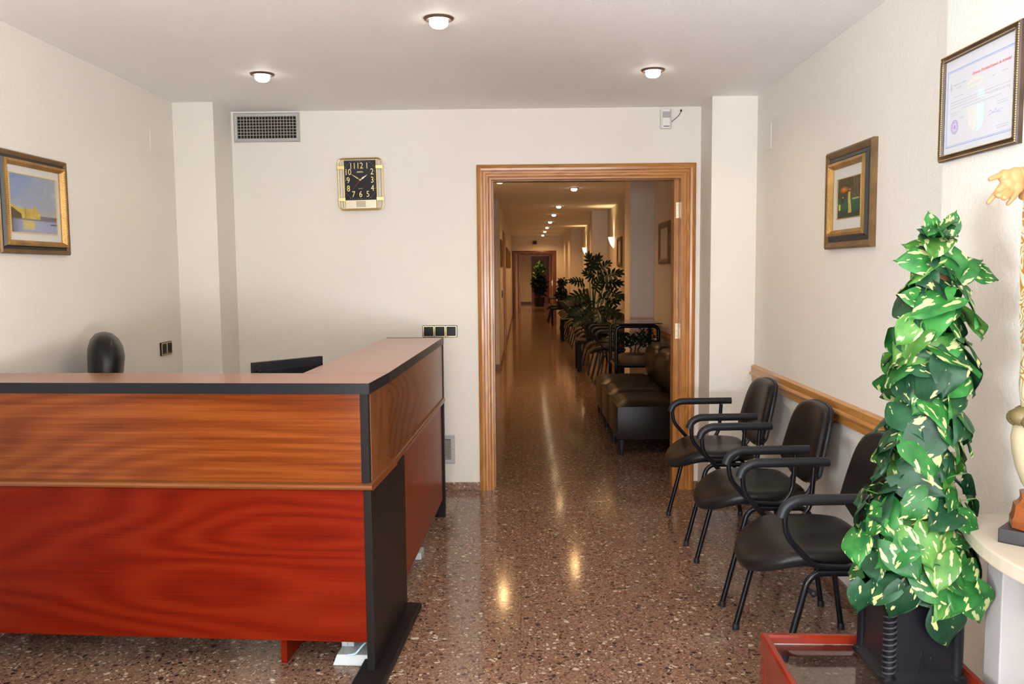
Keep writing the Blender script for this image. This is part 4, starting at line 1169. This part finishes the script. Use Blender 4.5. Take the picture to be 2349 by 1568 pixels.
body.f += [tuple(range(n-1,-1,-1)), tuple((len(prof)-1)*n+i for i in range(n))]
obj('robe', body, M['robe'], t, smooth=True)
hd = MB().sphere((0, 0, .925), (.036, .031, .043), 16, 12).tube([(0, 0, .86), (0, 0, .90)], .016, 12).sphere((-.036, 0, .920), (.007, .005, .008), 8, 6)
hd.sphere((-.006, .030, .925), (.006, .004, .009), 6, 5).sphere((-.006, -.030, .925), (.006, .004, .009), 6, 5)
he = obj('head', hd, M['skin'], t, smooth=True)
for s_ in (-1, 1): obj('eye', MB().sphere((-.034, s_*.013, .930), (.003, .005, .003), 8, 6), M['hair'], he)
obj('mouth', MB().sphere((-.034, 0, .905), (.003, .009, .002), 8, 6), M['ink_red'], he)
obj('hair', MB().sphere((.012, 0, .932), (.037, .037, .046), 14, 10).sphere((.022, 0, .89), (.026, .034, .05), 12, 8), M['hair'], he, smooth=True)
def sleeve(sgn, name):
    mb = MB(); n = 18
    rings = []
    # draped cloth hanging from the arm: from shoulder to wrist, deep below
    for k in range(7):
        v = k/6; cx_ = Vector((-.004-.018*v, sgn*(.04+.02*v), .80-.010*v))
        drop = .10+.27*v**.8 if sgn > 0 else .12+.10*v
        rings.append((cx_, .020+.004*v, drop))
    for cx_, r_, drop in rings:
        for i in range(n):
            q = 2*PI*i/n; z = math.sin(q)
            zz = cx_.z + (r_*z if z > 0 else drop*z)
            mb.v.append((cx_.x+.0, cx_.y + r_*math.cos(q)*(1+.15*math.sin(zz*60)), zz))
    for j in range(6):
        for i in range(n): mb.f.append((j*n+i, j*n+(i+1)%n, (j+1)*n+(i+1)%n, (j+1)*n+i))
    mb.f += [tuple(range(n)), tuple(6*n+i for i in range(n))]
    return obj(name, mb, M['robe'], t, smooth=True)
sleeve(1, 'sleeve'); sleeve(-1, 'sleeve')
# forearm and open hand, palm towards the viewer; local coordinates from the statue origin
def W2(pxx, pyy, Y):   # picture point at depth Y -> local statue coordinates (used once to place the knuckles)
    d = Rc.transposed() @ Vector(((pxx-1174.5)/F_PX, (pyy-784)/F_PX, 1)); k = Y/d.y
    return Vector((d.x*k-sx0, Y-sy0, 1.4337+d.z*k-SZ))
YH = 1.95
hb = MB()
wrist = W2(2362, 392, YH)
el = Vector((-.03, .05, .79))
hb.tube([el, (el+wrist)*.5, wrist, W2(2345, 398, YH)], [.020, .018, .0155, .016], 12)
hb.sphere(W2(2330, 405, YH), (.022, .011, .022), 14, 10)
hb.sphere(W2(2316, 420, YH), (.021, .010, .020), 14, 10)
hb.sphere(W2(2332, 428, YH), (.017, .010, .017), 14, 10)
hb.sphere(W2(2306, 404, YH), (.018, .010, .016), 12, 8)
def fing(pts, radii):
    P = [W2(a, b_, YH+dy) for a, b_, dy in pts]
    hb.tube(bend(P, .006, 3), [radii[0]+(radii[1]-radii[0])*i/(len(bend(P, .006, 3))-1) for i in range(len(bend(P, .006, 3)))], 10)
    hb.sphere(P[-1], radii[1], 10, 8)
fing([(2318, 396, 0), (2300, 400, 0), (2286, 405, -.004), (2272, 410, -.006)], (.0085, .0058))        # thumb
fing([(2304, 420, 0), (2292, 434, -.004), (2281, 448, -.006), (2267, 464, -.004)], (.0080, .0052))     # index
fing([(2312, 430, 0), (2302, 443, -.012), (2290, 450, -.020), (2286, 444, -.012)], (.0078, .0056))     # middle, curled
fing([(2322, 436, 0), (2312, 448, -.012), (2302, 456, -.020), (2300, 450, -.010)], (.0076, .0055))     # ring, curled
fing([(2334, 438, 0), (2328, 449, -.004), (2320, 458, -.006), (2312, 467, -.004)], (.0070, .0048))     # little finger
ho = obj('hand', hb, M['skin'], t, smooth=True)
rm = ho.modifiers.new('r', 'REMESH'); rm.mode = 'VOXEL'; rm.voxel_size = .0016; rm.use_smooth_shade = True
sm = ho.modifiers.new('s', 'SMOOTH'); sm.iterations = 4; sm.factor = .6

# ------------------------------------------------------------------ corridor furniture
def sofa(y0, y1, label):
    t = thing('leather_sofa_seat', label, 'sofa', (.71, (y0+y1)/2, 0), 0, 'black leather sofa seats in the corridor')
    hw = (y1-y0)/2-.006
    obj('seat_block', B(0, .56, -hw, hw, .125, .386), M['leather_b'], t, bevel=.014, smooth=True)
    cu = MB(); cu.open = True; nx, ny = 10, 8
    for i in range(nx+1):
        for j in range(ny+1):
            u, v = i/nx, j/ny; e = (1-(2*u-1)**6)*(1-(2*v-1)**6)
            cu.v.append((.006+.51*u, (-hw+2*hw*v)*.985, .384+.036*e**.5))
    for i in range(nx):
        for j in range(ny): cu.f.append((i*(ny+1)+j, (i+1)*(ny+1)+j, (i+1)*(ny+1)+j+1, i*(ny+1)+j+1))
    
    obj('seat_cushion', cu, M['leather_b'], t, smooth=True)
    bk = MB(); ny = 10
    pr2 = [(.50, .40), (.47, .50), (.46, .60), (.48, .68), (.53, .725), (.60, .735), (.665, .71), (.70, .62), (.715, .45), (.715, .13), (.60, .13)]
    for j in range(ny+1):
        v = -1+2*j/ny; e = 1-.10*abs(v)**4
        for x, z in pr2: bk.v.append((.6+(x-.6)*(.85+.15*(1-abs(v)**4)), v*hw, .13+(z-.13)*(1-.09*abs(v)**5)))
    n = len(pr2)
    for j in range(ny):
        for i in range(n): bk.f.append((j*n+i, j*n+(i+1)%n, (j+1)*n+(i+1)%n, (j+1)*n+i))
    bk.f += [tuple(range(n)), tuple(ny*n+i for i in range(n))]
    obj('backrest', bk, M['leather_b'], t, smooth=True)
    for x in (.04, .60):
        for y in (-hw+.04, hw-.04): obj('leg', MB().lathe([(.018, 0), (.024, .06), (.026, .124)], 12, (x, y)), M['rubber'], t, smooth=True)
sofa(6.46, 7.10, 'black leather armless sofa seat in the corridor, nearest of three')
sofa(7.105, 7.745, 'black leather armless sofa seat in the corridor, middle of three')
sofa(7.75, 8.39, 'black leather armless sofa seat in the corridor, farthest of three')

t = thing('plant_stand', 'tall black tube table with a glass top beyond the corridor sofa', 'table', (1.16, 8.98, 0))
for y in (-.30, .30):
    obj('tube_frame', MB().tube(bend([(-.215, y, 0), (-.215, y, .855), (.215, y, .855), (.215, y, 0)], .06, 5), .019, 10), M['tube'], t, smooth=True)
obj('cross_rail', MB().tube([(-.215, -.30, .44), (-.215, .30, .44)], .012, 8).tube([(.215, -.30, .44), (.215, .30, .44)], .012, 8).tube([(-.215, -.30, .44), (.215, -.30, .44)], .012, 8).tube([(-.215, .30, .44), (.215, .30, .44)], .012, 8), M['tube'], t, smooth=True)
obj('glass_top', B(-.25, .25, -.34, .34, .8745, .886), M['dark_glass'], t, bevel=.003)
obj('lower_shelf', B(-.22, .22, -.30, .30, .4525, .462), M['dark_glass'], t)
t = thing('planter_box', 'low brown oval planter with two bushy bonsai under the glass table', 'plant', (1.16, 8.90, .462))
obj('planter', MB().lathe([(.15, 0), (.165, .02), (.175, .05), (.168, .085), (.15, .09)], 20), M['soil_box'], t, smooth=True)
def bush(mb, c, r, n, size, rr, flat=.7):
    for _ in range(n):
        while True:
            p = Vector((rr.uniform(-1, 1), rr.uniform(-1, 1), rr.uniform(-1, 1)))
            if p.length < 1: break
        p = Vector(c)+Vector((p.x*r[0], p.y*r[1], p.z*r[2]))
        e = Euler((rr.uniform(-1, 1), rr.uniform(-1, 1), rr.uniform(0, 6.28))).to_matrix()
        s_ = size*rr.uniform(.6, 1.2)
        q = [p+e @ Vector(v) for v in ((0, 0, 0), (s_*.32, s_*.4, .1*s_), (0, s_, 0), (-s_*.32, s_*.4, .1*s_))]
        mb.add(q, [(0, 1, 2, 3)])
rb_ = random.Random(4)
fo = MB(); fo.open = True
bush(fo, (-.10, 0, .23), (.14, .14, .085), 260, .045, rb_); bush(fo, (.10, .0, .25), (.13, .14, .10), 260, .045, rb_)
obj('foliage', fo, M['bush'], t, kind='stuff')
obj('trunk', MB().tube(bend([(-.05, 0, .085), (-.03, 0, .14), (-.10, 0, .20)], .02), .010, 7).tube(bend([(.05, 0, .085), (.03, 0, .13), (.10, 0, .22)], .02), .010, 7).tube([(.0, 0, .085), (.02, .03, .2)], .008, 7), M['bark'], t, smooth=True)

def low_table(y, label):
    t = thing('low_black_table', label, 'table', (1.08, y, 0), 0, 'low black tables between the corridor chairs')
    for sx_ in (-1, 1):
        for sy_ in (-1, 1): obj('leg', B(sx_*.30-.03, sx_*.30+.03, sy_*.22-.03, sy_*.22+.03, 0, .40), M['black_matte'], t, bevel=.005)
    obj('table_top', B(-.335, .335, -.255, .255, .4005, .445), M['black_matte'], t, bevel=.006)
low_table(12.15, 'low black table under the big split leaf plant')
low_table(17.30, 'low black table midway down the corridor between chairs')
low_table(22.30, 'low black table at the far end of the corridor holding a small plant')
lt = [o for o in C.objects if o.name.startswith('low_black_table')][-1]; lt.location.x = .95; lt.scale.x = .68

def split_leaf(L_, pairs=6):
    mb = MB(); mb.open = True
    def rib(p0, d, nrm, ln_, w_):
        p0 = Vector(p0); d = Vector(d).normalized(); s_ = d.cross(Vector(nrm)).normalized()
        a = [p0-s_*w_*.35, p0+s_*w_*.35]
        b_ = p0+d*ln_*.55+Vector((0, 0, -.03*ln_)); c_ = p0+d*ln_+Vector((0, 0, -.16*ln_))
        k = [a[0], a[1], b_+s_*w_*.5, b_-s_*w_*.5, c_+s_*w_*.15, c_-s_*w_*.15]
        mb.add([tuple(q) for q in k], [(0, 1, 2, 3), (3, 2, 4, 5)])
    for k in range(pairs):
        v = k/(pairs-1); base = (0, L_*.8*v, -.10*L_*v*v)
        for s_ in (-1, 1):
            a = math.radians(118-95*v)
            rib(base, (s_*math.sin(a), math.cos(a), -.05), (0, 0, 1), L_*(.52-.22*abs(v-.35)), L_*.185)
    rib((0, L_*.75, -.07*L_), (0, 1, -.1), (0, 0, 1), L_*.3, L_*.11)
    mb.add([(-.045*L_, -.02*L_, .002), (.045*L_, -.02*L_, .002), (.075*L_, L_*.45, -.015*L_), (.02*L_, L_*.85, -.07*L_), (-.02*L_, L_*.85, -.07*L_), (-.075*L_, L_*.45, -.015*L_)], [(0, 1, 2, 3, 4, 5)])
    return mb
PX, PY = 1.00, 12.15
t = thing('split_leaf_philodendron', 'large dark split leaf plant in a black pot on a low corridor table', 'plant', (PX, PY, .445))
obj('pot', MB().lathe([(.11, 0), (.13, .10), (.145, .20), (.155, .21), (.155, .235), (.13, .235), (.125, .20)], 20), M['rubber'], t, smooth=True)
rp = random.Random(9)
me0 = obj('leaf', split_leaf(.245), M['philo'], t)
specs = [(-.14, .98, 75), (-.30, .80, 150), (-.05, 1.02, 100), (.06, .98, 60), (-.27, .62, 190), (.22, .78, 20), (.30, .66, -20), (.0, .70, 80), (.14, .55, 0), (-.30, .42, 200), (-.12, .50, 240), (.27, .42, -40), (-.22, .28, 210), (.05, .38, 280), (-.02, .84, 120), (.18, .88, 40)]
for k, (dx, dz, an) in enumerate(specs):
    o = me0 if k == 0 else me0.copy()
    if k: C.objects.link(o)
    a = math.radians(an); d = Vector((math.cos(a)*.9, rp.uniform(-.45, .1), math.sin(a)*.55-.15)).normalized()
    base = Vector((dx*.62+.02, rp.uniform(-.12, .05), .12+dz*.92-.04))
    nm = Vector((rp.uniform(-.2, .2), -.85, .55)); nm = (nm-d*nm.dot(d)).normalized(); x = d.cross(nm)
    s_ = rp.uniform(.75, 1.05)
    o.matrix_local = Matrix.Translation(base) @ Matrix((x, d, nm)).transposed().to_4x4() @ Matrix.Diagonal((s_, s_, s_, 1))
    obj('petiole', MB().tube(bend([(dx*.1, 0, .20), (dx*.35, 0, .20+dz*.45), base], .1), .007, 6, caps=False), M['stem'] if k % 3 == 0 else M['philo'], t, smooth=True)
obj('trunk', MB().tube([(-.03, 0, .20), (-.05, 0, .45), (-.10, 0, .72)], .022, 8), M['bark'], t, smooth=True)

t = thing('potted_plant', 'small bushy plant in a dark pot on the farthest low corridor table', 'plant', (.98, 22.3, .445))
obj('pot', MB().lathe([(.10, 0), (.13, .16), (.12, .17)], 14), M['rubber'], t, smooth=True)
fo = MB(); fo.open = True
bush(fo, (0, 0, .36), (.16, .16, .18), 240, .10, rb_); bush(fo, (.02, 0, .66), (.12, .12, .12), 140, .10, rb_)
obj('foliage', fo, M['bush'], t, kind='stuff')
obj('trunk', MB().tube([(0, 0, .16), (.02, 0, .62)], .01, 6), M['bark'], t)
t = thing('tall_potted_plant', 'tall leafy plant before the reddish door in the farthest room', 'plant', (.62, 33.6, 0))
obj('pot', MB().lathe([(.18, 0), (.22, .35), (.20, .36)], 14), M['rubber'], t, smooth=True)
fo = MB(); fo.open = True
bush(fo, (0, 0, .85), (.28, .25, .50), 420, .18, rb_)
obj('foliage', fo, M['bush'], t, kind='stuff')
fo = MB(); fo.open = True
bush(fo, (.02, -.08, 1.45), (.22, .2, .34), 220, .15, rb_)
obj('upper_foliage', fo, M['bush_l'], t, kind='stuff')
obj('trunk', MB().tube([(0, 0, .35), (0, 0, 1.5)], .02, 6), M['bark'], t)

# pictures in the corridor
def small_picture(y, z, x, rz, w_, h_, label, group=None, fill='mount'):
    t = thing('framed_picture', label, 'picture', (x, y, z), rz, group)
    obj('frame', sweep_rect(w_, h_, [(0, 0), (0, .02), (.02, .03), (.045, .022), (.06, .012), (.06, 0)]), M['gold_dark'], t)
    obj('print', B(-w_/2+.058, w_/2-.058, -.010, -.001, -h_/2+.058, h_/2-.058), M[fill], t)
small_picture(8.86, 1.70, CXR, -PI/2, .62, .43, 'gold framed picture on the near corridor wall above the sofa')
small_picture(12.95, 1.70, CXR, -PI/2, .55, .44, 'framed picture half hidden behind the near corridor column')
small_picture(13.6, 1.70, CXL1, PI/2, 1.0, .42, 'dark framed picture on the left corridor wall before the doorway', fill='brownframe')
for k, y in enumerate((17.9, 19.2, 20.5, 21.8)):
    small_picture(y, 1.70, CXL1, PI/2, .8, .42, 'dark framed picture on the left corridor wall, ' + ['first', 'second', 'third', 'fourth'][k] + ' past the doorway', 'pictures on the left corridor wall', fill='brownframe')
t = thing('sign_box', 'small dark box on the wall above the end door', 'box', (.345, YE, 2.255))
obj('case', B(-.065, .065, -.05, 0, -.055, .055), M['oak_d'], t, bevel=.006)
obj('front_plate', B(-.04, .04, -.055, -.0505, -.035, .035), M['void'], t)
t = thing('light_switch', 'small dark switch on the left corridor wall under the first picture', 'switch', (CXL1, 13.9, 1.05), PI/2)
obj('plate', B(-.06, .06, -.012, 0, -.06, .06), M['rubber'], t, bevel=.004)
obj('rocker', B(-.03, .03, -.016, -.0125, -.03, .03), M['rubber'], t)
